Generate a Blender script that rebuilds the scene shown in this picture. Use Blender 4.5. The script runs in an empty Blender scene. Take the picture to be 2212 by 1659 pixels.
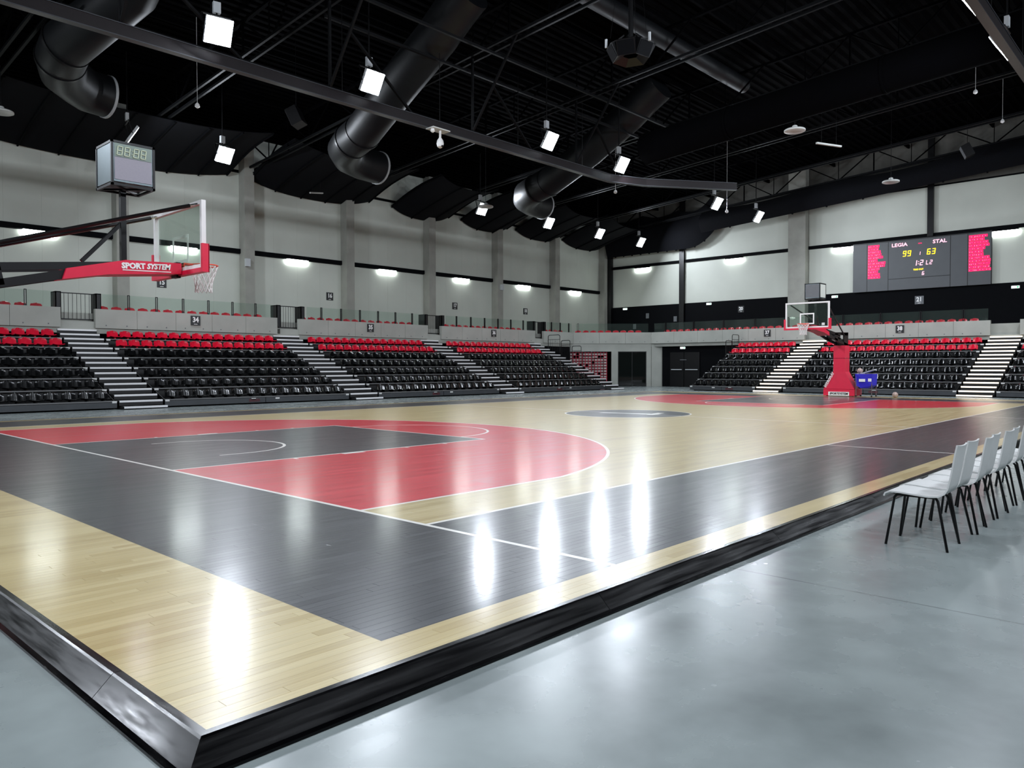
import bpy, bmesh, math, random
from mathutils import Vector, Matrix
random.seed(7)
SC = bpy.context.scene
COL = SC.collection
PI = math.pi

# ------------------------------------------------------------------ camera, world, exposure
cam_d = bpy.data.cameras.new('camera'); cam = bpy.data.objects.new('camera', cam_d); COL.objects.link(cam)
yaw, pitch, roll = 0.750330, -0.023572, -0.001331
fw = Vector((math.cos(yaw)*math.cos(pitch), math.sin(yaw)*math.cos(pitch), math.sin(pitch)))
rt = Vector((math.sin(yaw), -math.cos(yaw), 0)); up = rt.cross(fw)
r2 = rt*math.cos(roll) + up*math.sin(roll); u2 = up*math.cos(roll) - rt*math.sin(roll)
M = Matrix((r2, u2, -fw)).transposed().to_4x4(); M.translation = Vector((-4.3147, -5.0472, 1.3645))
cam.matrix_world = M
CAMP = Vector((-4.3147, -5.0472, 1.3645))
cam_d.sensor_width = 36.0; cam_d.lens = 1654.71/2212*36.0; cam_d.clip_end = 300; cam_d.clip_start = .05
SC.camera = cam
w = bpy.data.worlds.new('world'); SC.world = w; w.use_nodes = True
w.node_tree.nodes['Background'].inputs[0].default_value = (.5, .6, .8, 1)
w.node_tree.nodes['Background'].inputs[1].default_value = .01
SC.view_settings.view_transform = 'Standard'; SC.view_settings.look = 'None'
SC.view_settings.exposure = 0.0; SC.view_settings.gamma = 1.0
SC.view_settings.use_curve_mapping = False
try:
    SC.cycles.use_denoising = True; SC.cycles.sample_clamp_indirect = 6.0; SC.cycles.max_bounces = 4; SC.cycles.transparent_max_bounces = 8; SC.cycles.transmission_bounces = 2; SC.cycles.adaptive_threshold = .05; SC.cycles.caustics_reflective = False; SC.cycles.caustics_refractive = False
    SC.cycles.diffuse_bounces = 3; SC.cycles.glossy_bounces = 2
except Exception: pass
FLOOD = 320.0      # radiance of the LED floodlight lenses
WALLL = 34.0       # radiance of the wall luminaires

# ------------------------------------------------------------------ helpers
ORIG = {}
def link(o, parent=None):
    COL.objects.link(o)
    if parent is not None: o.parent = parent
    return o
def tag(o, label=None, cat=None, group=None, kind=None):
    if label: o['label'] = spell(label)
    if cat: o['category'] = cat
    if group: o['group'] = group
    if kind: o['kind'] = kind
    return o
def thing(name, loc, label, cat, group=None, kind=None, rz=0):
    o = bpy.data.objects.new(name, None); o.location = loc; o.rotation_euler = (0, 0, rz); o.empty_display_size = .1
    COL.objects.link(o); tag(o, label, cat, group, kind); ORIG[o.name] = Vector(loc)
    return o
class MB:
    """collects verts and faces in world space"""
    def __init__(s): s.v = []; s.f = []
    def add(s, vs, fs):
        n = len(s.v); s.v += [tuple(p) for p in vs]; s.f += [tuple(n+i for i in f) for f in fs]; return s
    def box(s, x0, x1, y0, y1, z0, z1):
        return s.add([(x0,y0,z0),(x1,y0,z0),(x1,y1,z0),(x0,y1,z0),(x0,y0,z1),(x1,y0,z1),(x1,y1,z1),(x0,y1,z1)],
            [(3,2,1,0),(4,5,6,7),(0,1,5,4),(1,2,6,5),(2,3,7,6),(3,0,4,7)])
    def cbox(s, c, d, m=None):
        h = [k/2 for k in d]; b = MB().box(-h[0],h[0],-h[1],h[1],-h[2],h[2]); c = Vector(c)
        return s.add([c + (m @ Vector(p) if m else Vector(p)) for p in b.v], b.f)
    def bar(s, p, q, wd, ht, upv=(0,0,1)):
        p, q = Vector(p), Vector(q); d = q-p; L = d.length; d.normalize()
        u = Vector(upv); sd = d.cross(u)
        if sd.length < 1e-4: sd = d.cross(Vector((1,0,0)))
        sd.normalize(); u = sd.cross(d)
        m = Matrix((d, sd, u)).transposed()
        return s.cbox((p+q)/2, (L, wd, ht), m)
    def prism(s, pts, a, b):
        """pts: list of 3D points (one face), extruded by vector b-a"""
        d = Vector(b)-Vector(a); n = len(pts)
        vs = [Vector(p) for p in pts] + [Vector(p)+d for p in pts]
        fs = [tuple(range(n)), tuple(range(2*n-1, n-1, -1))] + [(i, n+i, n+(i+1) % n, (i+1) % n) for i in range(n)]
        return s.add(vs, fs)
    def tube(s, pts, r, n=8, cap=True):
        pts = [Vector(p) for p in pts]; rs = r if isinstance(r, (list, tuple)) else [r]*len(pts)
        prev = None; base = len(s.v); k = len(pts)
        for i, p in enumerate(pts):
            if i == 0: d = pts[1]-p
            elif i == k-1: d = p-pts[i-1]
            else: d = (pts[i+1]-p).normalized() + (p-pts[i-1]).normalized()
            d.normalize()
            if prev is None:
                a = Vector((0,0,1)) if abs(d.z) < .9 else Vector((1,0,0)); e = d.cross(a).normalized()
            else: e = (prev - d*prev.dot(d)).normalized()
            prev = e; g = d.cross(e)
            for j in range(n):
                t = 2*PI*j/n; s.v.append(tuple(p + (e*math.cos(t) + g*math.sin(t))*rs[i]))
        for i in range(k-1):
            for j in range(n):
                a0 = base+i*n+j; a1 = base+i*n+(j+1) % n; s.f.append((a0, a1, a1+n, a0+n))
        if cap:
            s.f.append(tuple(base+j for j in range(n-1, -1, -1))); s.f.append(tuple(base+(k-1)*n+j for j in range(n)))
        return s
    def cyl(s, p, q, r, n=12): return s.tube([p, q], r, n)
    def lathe(s, c, prof, n=20):
        """prof: (radius, z) pairs around vertical axis at c"""
        base = len(s.v); k = len(prof)
        for (r, z) in prof:
            for j in range(n):
                t = 2*PI*j/n; s.v.append((c[0]+r*math.cos(t), c[1]+r*math.sin(t), c[2]+z))
        for i in range(k-1):
            for j in range(n):
                a0 = base+i*n+j; a1 = base+i*n+(j+1) % n; s.f.append((a0, a1, a1+n, a0+n))
        s.f.append(tuple(base+j for j in range(n-1, -1, -1))); s.f.append(tuple(base+(k-1)*n+j for j in range(n)))
        return s
    def sheet(s, fn, nu, nv, th):
        """closed sheet: fn(u,v)->point, thickness th along the normal"""
        P = [[Vector(fn(i/nu, j/nv)) for j in range(nv+1)] for i in range(nu+1)]
        base = len(s.v); W = nv+1
        def nrm(i, j):
            a = P[min(i+1,nu)][j]-P[max(i-1,0)][j]; b = P[i][min(j+1,nv)]-P[i][max(j-1,0)]
            c = a.cross(b); return c.normalized() if c.length > 1e-9 else Vector((0,0,1))
        for sg in (.5, -.5):
            for i in range(nu+1):
                for j in range(nv+1): s.v.append(tuple(P[i][j] + nrm(i,j)*th*sg))
        o = (nu+1)*W
        for i in range(nu):
            for j in range(nv):
                a = base+i*W+j; q = (a, a+W, a+W+1, a+1); s.f.append(q); s.f.append(tuple(x+o for x in reversed(q)))
        ring = [(i,0) for i in range(nu)] + [(nu,j) for j in range(nv)] + [(i,nv) for i in range(nu,0,-1)] + [(0,j) for j in range(nv,0,-1)]
        R = [base+i*W+j for i,j in ring]
        for k in range(len(R)):
            a, b = R[k], R[(k+1) % len(R)]; s.f.append((b, a, a+o, b+o))
        return s
    def mesh(s, name, smooth=False, off=(0,0,0)):
        me = bpy.data.meshes.new(name); off = Vector(off)
        me.from_pydata([tuple(Vector(p)-off) for p in s.v], [], s.f)
        bm = bmesh.new(); bm.from_mesh(me); bmesh.ops.recalc_face_normals(bm, faces=bm.faces); bm.to_mesh(me); bm.free()
        if smooth:
            me.polygons.foreach_set('use_smooth', [True]*len(me.polygons))
            try: me.set_sharp_from_angle(angle=math.radians(38))
            except Exception: pass
        me.update(); return me
    def build(s, name, mat, parent=None, smooth=False, loc=None):
        off = Vector((0,0,0)); 
        if parent is not None: off = ORIG[parent.name]
        elif loc is not None: off = Vector(loc)
        o = bpy.data.objects.new(name, s.mesh(name, smooth, off)); o.data.materials.append(mat)
        if parent is None: o.location = off
        link(o, parent); ORIG[o.name] = off
        return o
def inst(name, mesh, mat=None, parent=None, loc=(0,0,0), rz=0):
    o = bpy.data.objects.new(name, mesh); o.location = loc; o.rotation_euler = (0,0,rz); link(o, parent); return o
def box(name, mat, parent, *a): return MB().box(*a).build(name, mat, parent)
def copy_tree(o, parent=None):
    c = o.copy(); COL.objects.link(c); c.parent = parent
    for ch in list(o.children): copy_tree(ch, c)
    return c
ORD = ['first','second','third','fourth','fifth','sixth','seventh','eighth','ninth','tenth','eleventh','twelfth','thirteenth','fourteenth','fifteenth','sixteenth','seventeenth','eighteenth','nineteenth','twentieth']
NUMW = {15:'fifteen',16:'sixteen',17:'seventeen',18:'eighteen',20:'twenty',21:'twenty-one',34:'thirty-four',35:'thirty-five',36:'thirty-six',37:'thirty-seven',38:'thirty-eight'}
CARD = ['one','two','three','four','five','six','seven']
def spell(t):
    for k, v in NUMW.items(): t = t.replace(str(k), v)
    return t
def ordw(i): return ORD[i] if i < 20 else 'twenty-' + ORD[i-20]

# ------------------------------------------------------------------ materials
def srgb(r, g, b):
    f = lambda c: c/12.92 if c <= .04045 else ((c+.055)/1.055)**2.4
    return (f(r/255), f(g/255), f(b/255), 1)
MATS = {}
def mat(name, rgb, rough=.5, metal=0, var=.06, scale=4.0, spec=.5, coat=0, bump=0, emit=None, est=0, alpha=1, stretch=None, trans=0):
    m = bpy.data.materials.new(name); m.use_nodes = True; nt = m.node_tree; b = nt.nodes['Principled BSDF']
    c = srgb(*rgb); b.inputs['Roughness'].default_value = rough; b.inputs['Metallic'].default_value = metal
    b.inputs['Specular IOR Level'].default_value = spec; b.inputs['Coat Weight'].default_value = coat
    b.inputs['Coat Roughness'].default_value = .08
    tc = nt.nodes.new('ShaderNodeTexCoord'); no = nt.nodes.new('ShaderNodeTexNoise'); no.inputs['Scale'].default_value = scale
    no.inputs['Detail'].default_value = 5
    if stretch:
        mp = nt.nodes.new('ShaderNodeMapping'); mp.inputs['Scale'].default_value = stretch
        nt.links.new(tc.outputs['Object'], mp.inputs[0]); nt.links.new(mp.outputs[0], no.inputs['Vector'])
    else: nt.links.new(tc.outputs['Object'], no.inputs['Vector'])
    rp = nt.nodes.new('ShaderNodeValToRGB'); rp.color_ramp.elements[0].position = .3; rp.color_ramp.elements[1].position = .7
    rp.color_ramp.elements[0].color = tuple(max(0, k*(1-var)) for k in c[:3]) + (1,)
    rp.color_ramp.elements[1].color = tuple(min(1, k*(1+var)) for k in c[:3]) + (1,)
    nt.links.new(no.outputs['Fac'], rp.inputs[0]); nt.links.new(rp.outputs[0], b.inputs['Base Color'])
    if bump:
        bp = nt.nodes.new('ShaderNodeBump'); bp.inputs['Strength'].default_value = bump; bp.inputs['Distance'].default_value = .01
        nt.links.new(no.outputs['Fac'], bp.inputs['Height']); nt.links.new(bp.outputs[0], b.inputs['Normal'])
    if emit:
        b.inputs['Emission Color'].default_value = srgb(*emit); b.inputs['Emission Strength'].default_value = est
        m.cycles.emission_sampling = 'FRONT' if est > 5 else 'NONE'
    if alpha < 1: b.inputs['Alpha'].default_value = alpha
    if trans: b.inputs['Transmission Weight'].default_value = trans; b.inputs['IOR'].default_value = 1.05
    MATS[name] = m; return m
class X:
    """tiny maths-node wrapper"""
    nt = None
    def __init__(s, k): s.k = k
    @staticmethod
    def op(o, a, b=None, c=None):
        n = X.nt.nodes.new('ShaderNodeMath'); n.operation = o
        for i, t in enumerate((a, b, c)):
            if t is None: continue
            if isinstance(t, X): X.nt.links.new(t.k, n.inputs[i])
            else: n.inputs[i].default_value = t
        return X(n.outputs[0])
    def __add__(s, o): return X.op('ADD', s, o)
    def __sub__(s, o): return X.op('SUBTRACT', s, o)
    def __rsub__(s, o): return X.op('SUBTRACT', o, s)
    def __mul__(s, o): return X.op('MULTIPLY', s, o)
    def __lt__(s, o): return X.op('LESS_THAN', s, o)
    def __gt__(s, o): return X.op('GREATER_THAN', s, o)
def court_mat(name, by_object):
    m = bpy.data.materials.new(name); m.use_nodes = True; nt = m.node_tree; X.nt = nt; b = nt.nodes['Principled BSDF']
    g = nt.nodes.new('ShaderNodeNewGeometry'); sp = nt.nodes.new('ShaderNodeSeparateXYZ'); nt.links.new(g.outputs['Position'], sp.inputs[0])
    x, y = X(sp.outputs[0]), X(sp.outputs[1])
    mn = lambda a, c: X.op('MINIMUM', a, c); mx = lambda a, c: X.op('MAXIMUM', a, c)
    ab = lambda a: X.op('ABSOLUTE', a)
    hyp = lambda a, c: X.op('SQRT', a*a + c*c)
    def rng(v, lo, hi): return (v > lo)*(v < hi)
    xm = mn(x, 28.0-x); ym = ab(y-7.5)
    inside = rng(x, 0, 28)*rng(y, 0, 15); out = rng(x, -.05, 28.05)*rng(y, -.05, 15.05)
    band = rng(x, -2, 30)*rng(y, -2, 17)*(1.0-out)
    R = hyp(xm-1.575, ym)
    def three(d): return mx((xm < 2.99)*(ym < 6.6-d), (xm > 2.985)*(R < 6.75-d))*inside
    t0, t1 = three(0), three(.05)
    k0 = (xm < 5.8)*(ym < 2.45)*inside; k1 = (xm < 5.75)*(ym < 2.40)*inside
    rf = hyp(xm-5.8, ym); ft = rng(rf, 1.75, 1.8)*(xm > 5.8)
    nc = mx(rng(R, 1.25, 1.3)*(xm > 1.575), rng(ym, 1.25, 1.3)*rng(xm, 1.2, 1.58))
    tick = rng(ym, 2.45, 2.55)*mx(mx(rng(xm, 1.75, 1.8), rng(xm, 2.6, 3.0)), mx(rng(xm, 3.85, 3.9), rng(xm, 4.7, 4.75)))*inside
    rc = hyp(x-14.0, y-7.5); cc = rc < 1.75; cw = rng(rc, 1.75, 1.8)
    cl = rng(x, 13.975, 14.025)*rng(y, -.15, 15.15)
    bl = rng(y, -2, 0)*mx(mx(rng(x, -.05, 0), rng(x, 8.975, 9.025)), mx(rng(x, 18.975, 19.025), rng(x, 28, 28.05)))
    # emblem in the centre circle: a pale slanted letter-like bar
    em = mx(rng(x+(y-7.5)*.25, 13.9, 14.12)*rng(y, 6.6, 8.3), rng(y-(x-14.0)*.2, 6.6, 6.82)*rng(x, 13.9, 14.8))*cc
    white = mx(mx(mx(out-inside, t0-t1), mx(k0-k1, ft)), mx(mx(nc, tick), mx(mx(cw, cl), mx(bl, em))))
    dark = mx(mx(band, k1), cc)
    def rgbn(c):
        n = nt.nodes.new('ShaderNodeRGB'); n.outputs[0].default_value = c; return n.outputs[0]
    def mix(f, a, c, typ='MIX'):
        n = nt.nodes.new('ShaderNodeMix'); n.data_type = 'RGBA'; n.blend_type = typ
        if isinstance(f, X): nt.links.new(f.k, n.inputs['Factor'])
        else: n.inputs['Factor'].default_value = f
        nt.links.new(a, n.inputs['A']); nt.links.new(c, n.inputs['B']); return n.outputs['Result']
    # plank tone
    if by_object:
        oi = nt.nodes.new('ShaderNodeObjectInfo'); rnd = X(oi.outputs['Random'])
    else:
        row = X.op('FLOOR', y*(1/.07)); wn = nt.nodes.new('ShaderNodeTexWhiteNoise'); wn.noise_dimensions = '1D'; nt.links.new(row.k, wn.inputs['W'])
        colx = X.op('FLOOR', (x + X(wn.outputs['Value'])*7.0)*(1/1.15))
        cx = nt.nodes.new('ShaderNodeCombineXYZ'); nt.links.new(row.k, cx.inputs[0]); nt.links.new(colx.k, cx.inputs[1])
        w2 = nt.nodes.new('ShaderNodeTexWhiteNoise'); w2.noise_dimensions = '2D'; nt.links.new(cx.outputs[0], w2.inputs['Vector']); rnd = X(w2.outputs['Value'])
    rp = nt.nodes.new('ShaderNodeValToRGB'); nt.links.new(rnd.k, rp.inputs[0])
    el = rp.color_ramp.elements; el[0].color = srgb(172,152,104); el[1].color = srgb(190,173,127)
    e = el.new(.12); e.color = srgb(175,156,108); e = el.new(.6); e.color = srgb(186,168,121)
    mp = nt.nodes.new('ShaderNodeMapping'); mp.inputs['Scale'].default_value = (1.2, 40, 1); nt.links.new(g.outputs['Position'], mp.inputs[0])
    gr = nt.nodes.new('ShaderNodeTexNoise'); gr.inputs['Scale'].default_value = 1.6; gr.inputs['Detail'].default_value = 4; nt.links.new(mp.outputs[0], gr.inputs['Vector'])
    gm = nt.nodes.new('ShaderNodeMapRange'); nt.links.new(gr.outputs['Fac'], gm.inputs[0]); gm.inputs[1].default_value = .3; gm.inputs[2].default_value = .7; gm.inputs[3].default_value = .9; gm.inputs[4].default_value = 1.05
    gc = nt.nodes.new('ShaderNodeCombineColor')
    for i in range(3): nt.links.new(gm.outputs[0], gc.inputs[i])
    wood = mix(1.0, rp.outputs[0], gc.outputs[0], 'MULTIPLY')
    tone = X.op('ADD', rnd*.2, .9); tc = nt.nodes.new('ShaderNodeCombineColor')
    for i in range(3): nt.links.new(tone.k, tc.inputs[i])
    red = mix(1.0, rgbn(srgb(192,20,42)), tc.outputs[0], 'MULTIPLY'); drk = mix(1.0, rgbn(srgb(42,44,48)), tc.outputs[0], 'MULTIPLY')
    c = mix(t1, wood, red); c = mix(dark, c, drk); c = mix(white, c, rgbn(srgb(225,222,215)))
    nt.links.new(c, b.inputs['Base Color'])
    b.inputs['Coat Weight'].default_value = .5; b.inputs['Coat Roughness'].default_value = .16; b.inputs['Coat IOR'].default_value = 1.5
    ro = X(gr.outputs['Fac'])*.12 + .24 + rnd*.05
    nt.links.new(ro.k, b.inputs['Roughness']); b.inputs['Specular IOR Level'].default_value = .16
    # slight cupping of each strip
    fr = X.op('FRACT', y*(1/.07)); cup = ab(fr-.5); seam = X.op('GREATER_THAN', cup, .47)
    h = seam*(-.6) + X(gr.outputs['Fac'])*.5 + rnd*.6
    bu = nt.nodes.new('ShaderNodeBump'); bu.inputs['Strength'].default_value = .10; bu.inputs['Distance'].default_value = .004
    nt.links.new(h.k, bu.inputs['Height']); nt.links.new(bu.outputs[0], b.inputs['Normal']); nt.links.new(bu.outputs[0], b.inputs['Coat Normal'])
    return m
M_court = court_mat('court_lacquer', False); M_plank = court_mat('plank_lacquer', True)
def concrete_floor():
    m = bpy.data.materials.new('polished_concrete'); m.use_nodes = True; nt = m.node_tree; b = nt.nodes['Principled BSDF']; X.nt = nt
    tc = nt.nodes.new('ShaderNodeTexCoord')
    def noise(sc_, det):
        n = nt.nodes.new('ShaderNodeTexNoise'); n.inputs['Scale'].default_value = sc_; n.inputs['Detail'].default_value = det; nt.links.new(tc.outputs['Object'], n.inputs['Vector']); return X(n.outputs['Fac'])
    a, c, d = noise(.55, 5), noise(2.2, 5), noise(14, 3)
    v = a*.9 + c*.55 + d*.08 + .26          # about 1.0 on average
    sp = nt.nodes.new('ShaderNodeSeparateXYZ'); nt.links.new(tc.outputs['Object'], sp.inputs[0])
    # saw-cut joints every 6 m
    def cut(k, o): return X.op('LESS_THAN', X.op('ABSOLUTE', X.op('FRACT', (X(sp.outputs[k])+o)*(1/6.0))-.5), .0011)
    j = X.op('MAXIMUM', cut(0, 2.2), cut(1, 1.9)); v = v*(1.0-j*.45)
    cc = nt.nodes.new('ShaderNodeCombineColor'); base = srgb(125,133,132)
    for i in range(3): nt.links.new((v*base[i]).k, cc.inputs[i])
    nt.links.new(cc.outputs[0], b.inputs['Base Color']); nt.links.new((c*.16 + a*.1 + .14).k, b.inputs['Roughness']); b.inputs['Specular IOR Level'].default_value = .45
    return m
M_floor = concrete_floor()
M_wall = mat('wall_panel_grey', (192,196,186), .55, var=.05, scale=.5)
M_wallb = mat('wall_dark_grey', (58,60,62), .7, var=.06, scale=.5)
M_dconc = mat('shaded_streaked_concrete', (86,85,80), .85, var=.2, scale=1.2, stretch=(1,1,.15))  # streaked raw concrete, with the shade under the roof darkening its colour too
M_col = mat('raw_concrete', (150,150,142), .8, var=.10, scale=1.5, bump=.15)
M_par = mat('parapet_concrete', (168,170,162), .75, var=.10, scale=.9, bump=.1)
M_black = mat('matte_black', (4,5,8), .8, var=.2, scale=6, spec=.1)
M_blackg = mat('black_painted_steel', (5,5,7), .42, var=.2, scale=6, spec=.35)
M_ceil = mat('ceiling_black', (1,1,2), .95, var=.2, scale=3, spec=.04)
M_ceilg = mat('black_galvanised_duct', (9,11,14), .5, metal=0, spec=.32, var=.15, scale=2, stretch=(1,8,1))
M_fabric = mat('black_fabric', (4,5,10), .95, spec=.2, var=.2, scale=3)
M_deck = mat('stand_deck_black', (7,7,8), .55, var=.15, scale=5)
M_fascia = mat('stand_fascia_grey', (60,63,66), .4, var=.08, scale=3)
M_nose = mat('brushed_aluminium_nosing', (240,240,240), .35, metal=.0, var=.05, scale=20, stretch=(1,1,20))
M_thin = mat('deck_edge_profile', (118,118,118), .4, var=.06, scale=8)
M_mark = mat('white_marker_plate', (215,215,212), .5, var=.04)
M_seatb = mat('black_seat_plastic', (8,9,10), .13, var=.1, scale=9, spec=.42)
M_seatr = mat('red_seat_plastic', (206,8,46), .22, var=.06, scale=9)
M_red = mat('red_padding_vinyl', (216,22,62), .4, var=.04, scale=5)
M_reds = mat('red_steel_ring', (225,66,30), .35, var=.05, scale=9)
M_white = mat('white_paint', (228,228,226), .4, var=.03, scale=6)
M_whitet = mat('white_print', (238,238,236), .5, var=.02, scale=6)
M_net = mat('white_net_cord', (225,225,222), .8, var=.05, scale=30)
M_signb = mat('sign_black', (16,18,20), .45, var=.1, scale=6)
M_signg = mat('sign_grey', (96,99,102), .5, var=.05, scale=6)
M_ramp = mat('ramp_black_gloss', (3,3,4), .24, var=.3, scale=12, spec=.24)
X.nt = M_ramp.node_tree; _n = X.nt.nodes.new('ShaderNodeTexNoise'); _n.inputs['Scale'].default_value = 5; _n.inputs['Detail'].default_value = 6; X.nt.links.new((X(_n.outputs['Fac'])*.34 + .04).k, X.nt.nodes['Principled BSDF'].inputs['Roughness'])
M_shell = mat('chair_shell_grey', (206,207,205), .42, var=.03, scale=9)
M_leg = mat('black_powder_coat', (4,4,5), .32, var=.1, scale=9, spec=.35)
M_blue = mat('blue_cart_fabric', (42,34,190), .6, var=.06, scale=10)
M_chrome = mat('chrome_tube', (200,200,202), .2, metal=1, var=.03)
M_lens = mat('led_flood_lens', (240,245,255), .4, emit=(236,244,255), est=FLOOD)
M_wlens = mat('wall_lamp_diffuser', (245,248,248), .5, emit=(240,250,248), est=WALLL)
M_exit = mat('exit_sign_light', (235,245,240), .5, emit=(225,245,238), est=3)
M_exitg = mat('exit_sign_green', (40,170,110), .5, emit=(40,190,120), est=1.0)
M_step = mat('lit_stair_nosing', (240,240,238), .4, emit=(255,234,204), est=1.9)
M_scr = mat('scoreboard_face', (80,83,86), .45, var=.04, scale=2)
M_ledr = mat('led_red', (255,20,80), .5, emit=(255,6,84), est=1.6)
M_ledw = mat('led_red_white', (255,190,205), .5, emit=(255,176,200), est=1.3)
M_ledy = mat('led_yellow', (255,225,40), .5, emit=(255,218,30), est=1.3)
M_grey = mat('light_grey_casing', (176,180,182), .45, var=.04, scale=6)
M_clk = mat('clock_side_metal', (112,124,128), .28, metal=.6, var=.06, scale=3)
M_scrg = mat('clock_face_green_grey', (112,128,118), .35, var=.03, scale=4)
M_scrl = mat('clock_face_lilac_grey', (138,134,144), .35, var=.03, scale=40)
M_seg = mat('clock_segment_off', (196,206,176), .4, var=.03)
M_disc = mat('pale_grey_plastic', (190,192,188), .45, var=.04, scale=6)
M_box = mat('white_carton', (214,210,205), .7, var=.05, scale=6)
M_track = mat('dark_red_track', (16,9,11), .4, var=.15, scale=3, spec=.25)
M_lip = mat('track_steel_lip', (62,64,68), .3, metal=.3, var=.06, scale=8)
def glass(name, tint, alpha, rough=.03):
    m = bpy.data.materials.new(name); m.use_nodes = True; nt = m.node_tree; nt.nodes.clear()
    o = nt.nodes.new('ShaderNodeOutputMaterial'); t = nt.nodes.new('ShaderNodeBsdfTransparent'); t.inputs[0].default_value = srgb(*tint)
    gl = nt.nodes.new('ShaderNodeBsdfGlossy'); gl.inputs['Roughness'].default_value = rough
    fr = nt.nodes.new('ShaderNodeFresnel'); fr.inputs[0].default_value = 1.3
    no = nt.nodes.new('ShaderNodeTexNoise'); no.inputs['Scale'].default_value = 3; ma = nt.nodes.new('ShaderNodeMath'); ma.operation = 'MULTIPLY_ADD'
    gg = nt.nodes.new('ShaderNodeNewGeometry'); inv = nt.nodes.new('ShaderNodeMath'); inv.operation = 'SUBTRACT'; inv.inputs[0].default_value = 1; nt.links.new(gg.outputs['Backfacing'], inv.inputs[1])
    mu = nt.nodes.new('ShaderNodeMath'); mu.operation = 'MULTIPLY'; nt.links.new(fr.outputs[0], mu.inputs[0]); nt.links.new(inv.outputs[0], mu.inputs[1])
    nt.links.new(no.outputs['Fac'], ma.inputs[0]); ma.inputs[1].default_value = .02; nt.links.new(mu.outputs[0], ma.inputs[2])
    mx = nt.nodes.new('ShaderNodeMixShader'); nt.links.new(ma.outputs[0], mx.inputs[0]); nt.links.new(t.outputs[0], mx.inputs[1]); nt.links.new(gl.outputs[0], mx.inputs[2])
    df = nt.nodes.new('ShaderNodeBsdfDiffuse'); df.inputs[0].default_value = srgb(150,170,160); m2 = nt.nodes.new('ShaderNodeMixShader'); m2.inputs[0].default_value = alpha
    nt.links.new(mx.outputs[0], m2.inputs[1]); nt.links.new(df.outputs[0], m2.inputs[2]); nt.links.new(m2.outputs[0], o.inputs[0])
    return m
M_glass = glass('clear_glass', (243,248,245), .035); M_board = glass('board_glass', (240,246,242), .03); M_glassd = glass('dark_glass', (60,66,72), .02)

# ------------------------------------------------------------------ text
_txt = {}
def text_mesh(s, size, bold=0.0, shear=0.0, sx=1.0):
    key = (s, size, bold, shear, sx)
    if key in _txt: return _txt[key]
    cu = bpy.data.curves.new('txt', 'FONT'); cu.body = s; cu.size = size; cu.align_x = 'CENTER'; cu.align_y = 'CENTER'
    cu.offset = bold; cu.shear = shear; cu.extrude = .004; cu.resolution_u = 2
    o = bpy.data.objects.new('txt', cu); COL.objects.link(o); bpy.context.view_layer.update()
    dg = bpy.context.evaluated_depsgraph_get(); me = bpy.data.meshes.new_from_object(o.evaluated_get(dg)); bpy.data.objects.remove(o)
    for v in me.vertices: v.co.x *= sx
    me.name = 'lettering'; _txt[key] = me; return me
FACE_Y = (PI/2, 0, 0)          # reads when looking along +Y
FACE_X = (PI/2, 0, -PI/2)      # reads when looking along +X
def lettering(s, pos, size, mt, parent, rot, bold=0., shear=0., name='lettering', sx=1.0):
    me = text_mesh(s, size, bold, shear, sx).copy(); me.materials.clear(); me.materials.append(mt)
    o = bpy.data.objects.new(name, me); o.rotation_euler = rot
    o.location = Vector(pos) - (ORIG[parent.name] if parent else Vector((0,0,0))); link(o, parent); ORIG[o.name] = ORIG[parent.name] if parent else Vector((0,0,0))
    return o
SEGS = {'0':'abcdef','1':'bc','2':'abged','3':'abgcd','4':'fgbc','5':'afgcd','6':'afgedc','7':'abc','8':'abcdefg','9':'abcdfg','L':'fed','H':'bcefg','Y':'bcdfg','A':'abcefg'}
def seg_digits(s, pos, h, mt, parent, ax, name='digits', slant=.12, th=None):
    """seven-segment digits; pos = lower-left corner, ax = unit vector of reading direction"""
    ax = Vector(ax); wd = h*.56; th = th or h*.14; b = MB(); nrm = ax.cross(Vector((0,0,1)))
    def P(u, v): return Vector(pos) + ax*(u + v*slant) + Vector((0,0,v))
    def quad(u0, v0, u1, v1):
        pts = [P(u0,v0), P(u1,v0), P(u1,v1), P(u0,v1)]; b.prism(pts, (0,0,0), nrm*.012)
    x = 0
    for ch in s:
        if ch == ':':
            quad(x, h*.25, x+th, h*.25+th); quad(x, h*.65, x+th, h*.65+th); x += th*2.2; continue
        if ch == ' ': x += wd*.8; continue
        for sg in SEGS[ch]:
            if sg == 'a': quad(x+th*.3, h-th, x+wd-th*.3, h)
            if sg == 'd': quad(x+th*.3, 0, x+wd-th*.3, th)
            if sg == 'g': quad(x+th*.4, h/2-th/2, x+wd-th*.4, h/2+th/2)
            if sg == 'b': quad(x+wd-th, h/2+th*.1, x+wd, h-th*.2)
            if sg == 'c': quad(x+wd-th, th*.2, x+wd, h/2-th*.1)
            if sg == 'f': quad(x, h/2+th*.1, x+th, h-th*.2)
            if sg == 'e': quad(x, th*.2, x+th, h/2-th*.1)
        x += wd + h*.2
    return b.build(name, mt, parent)
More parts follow.
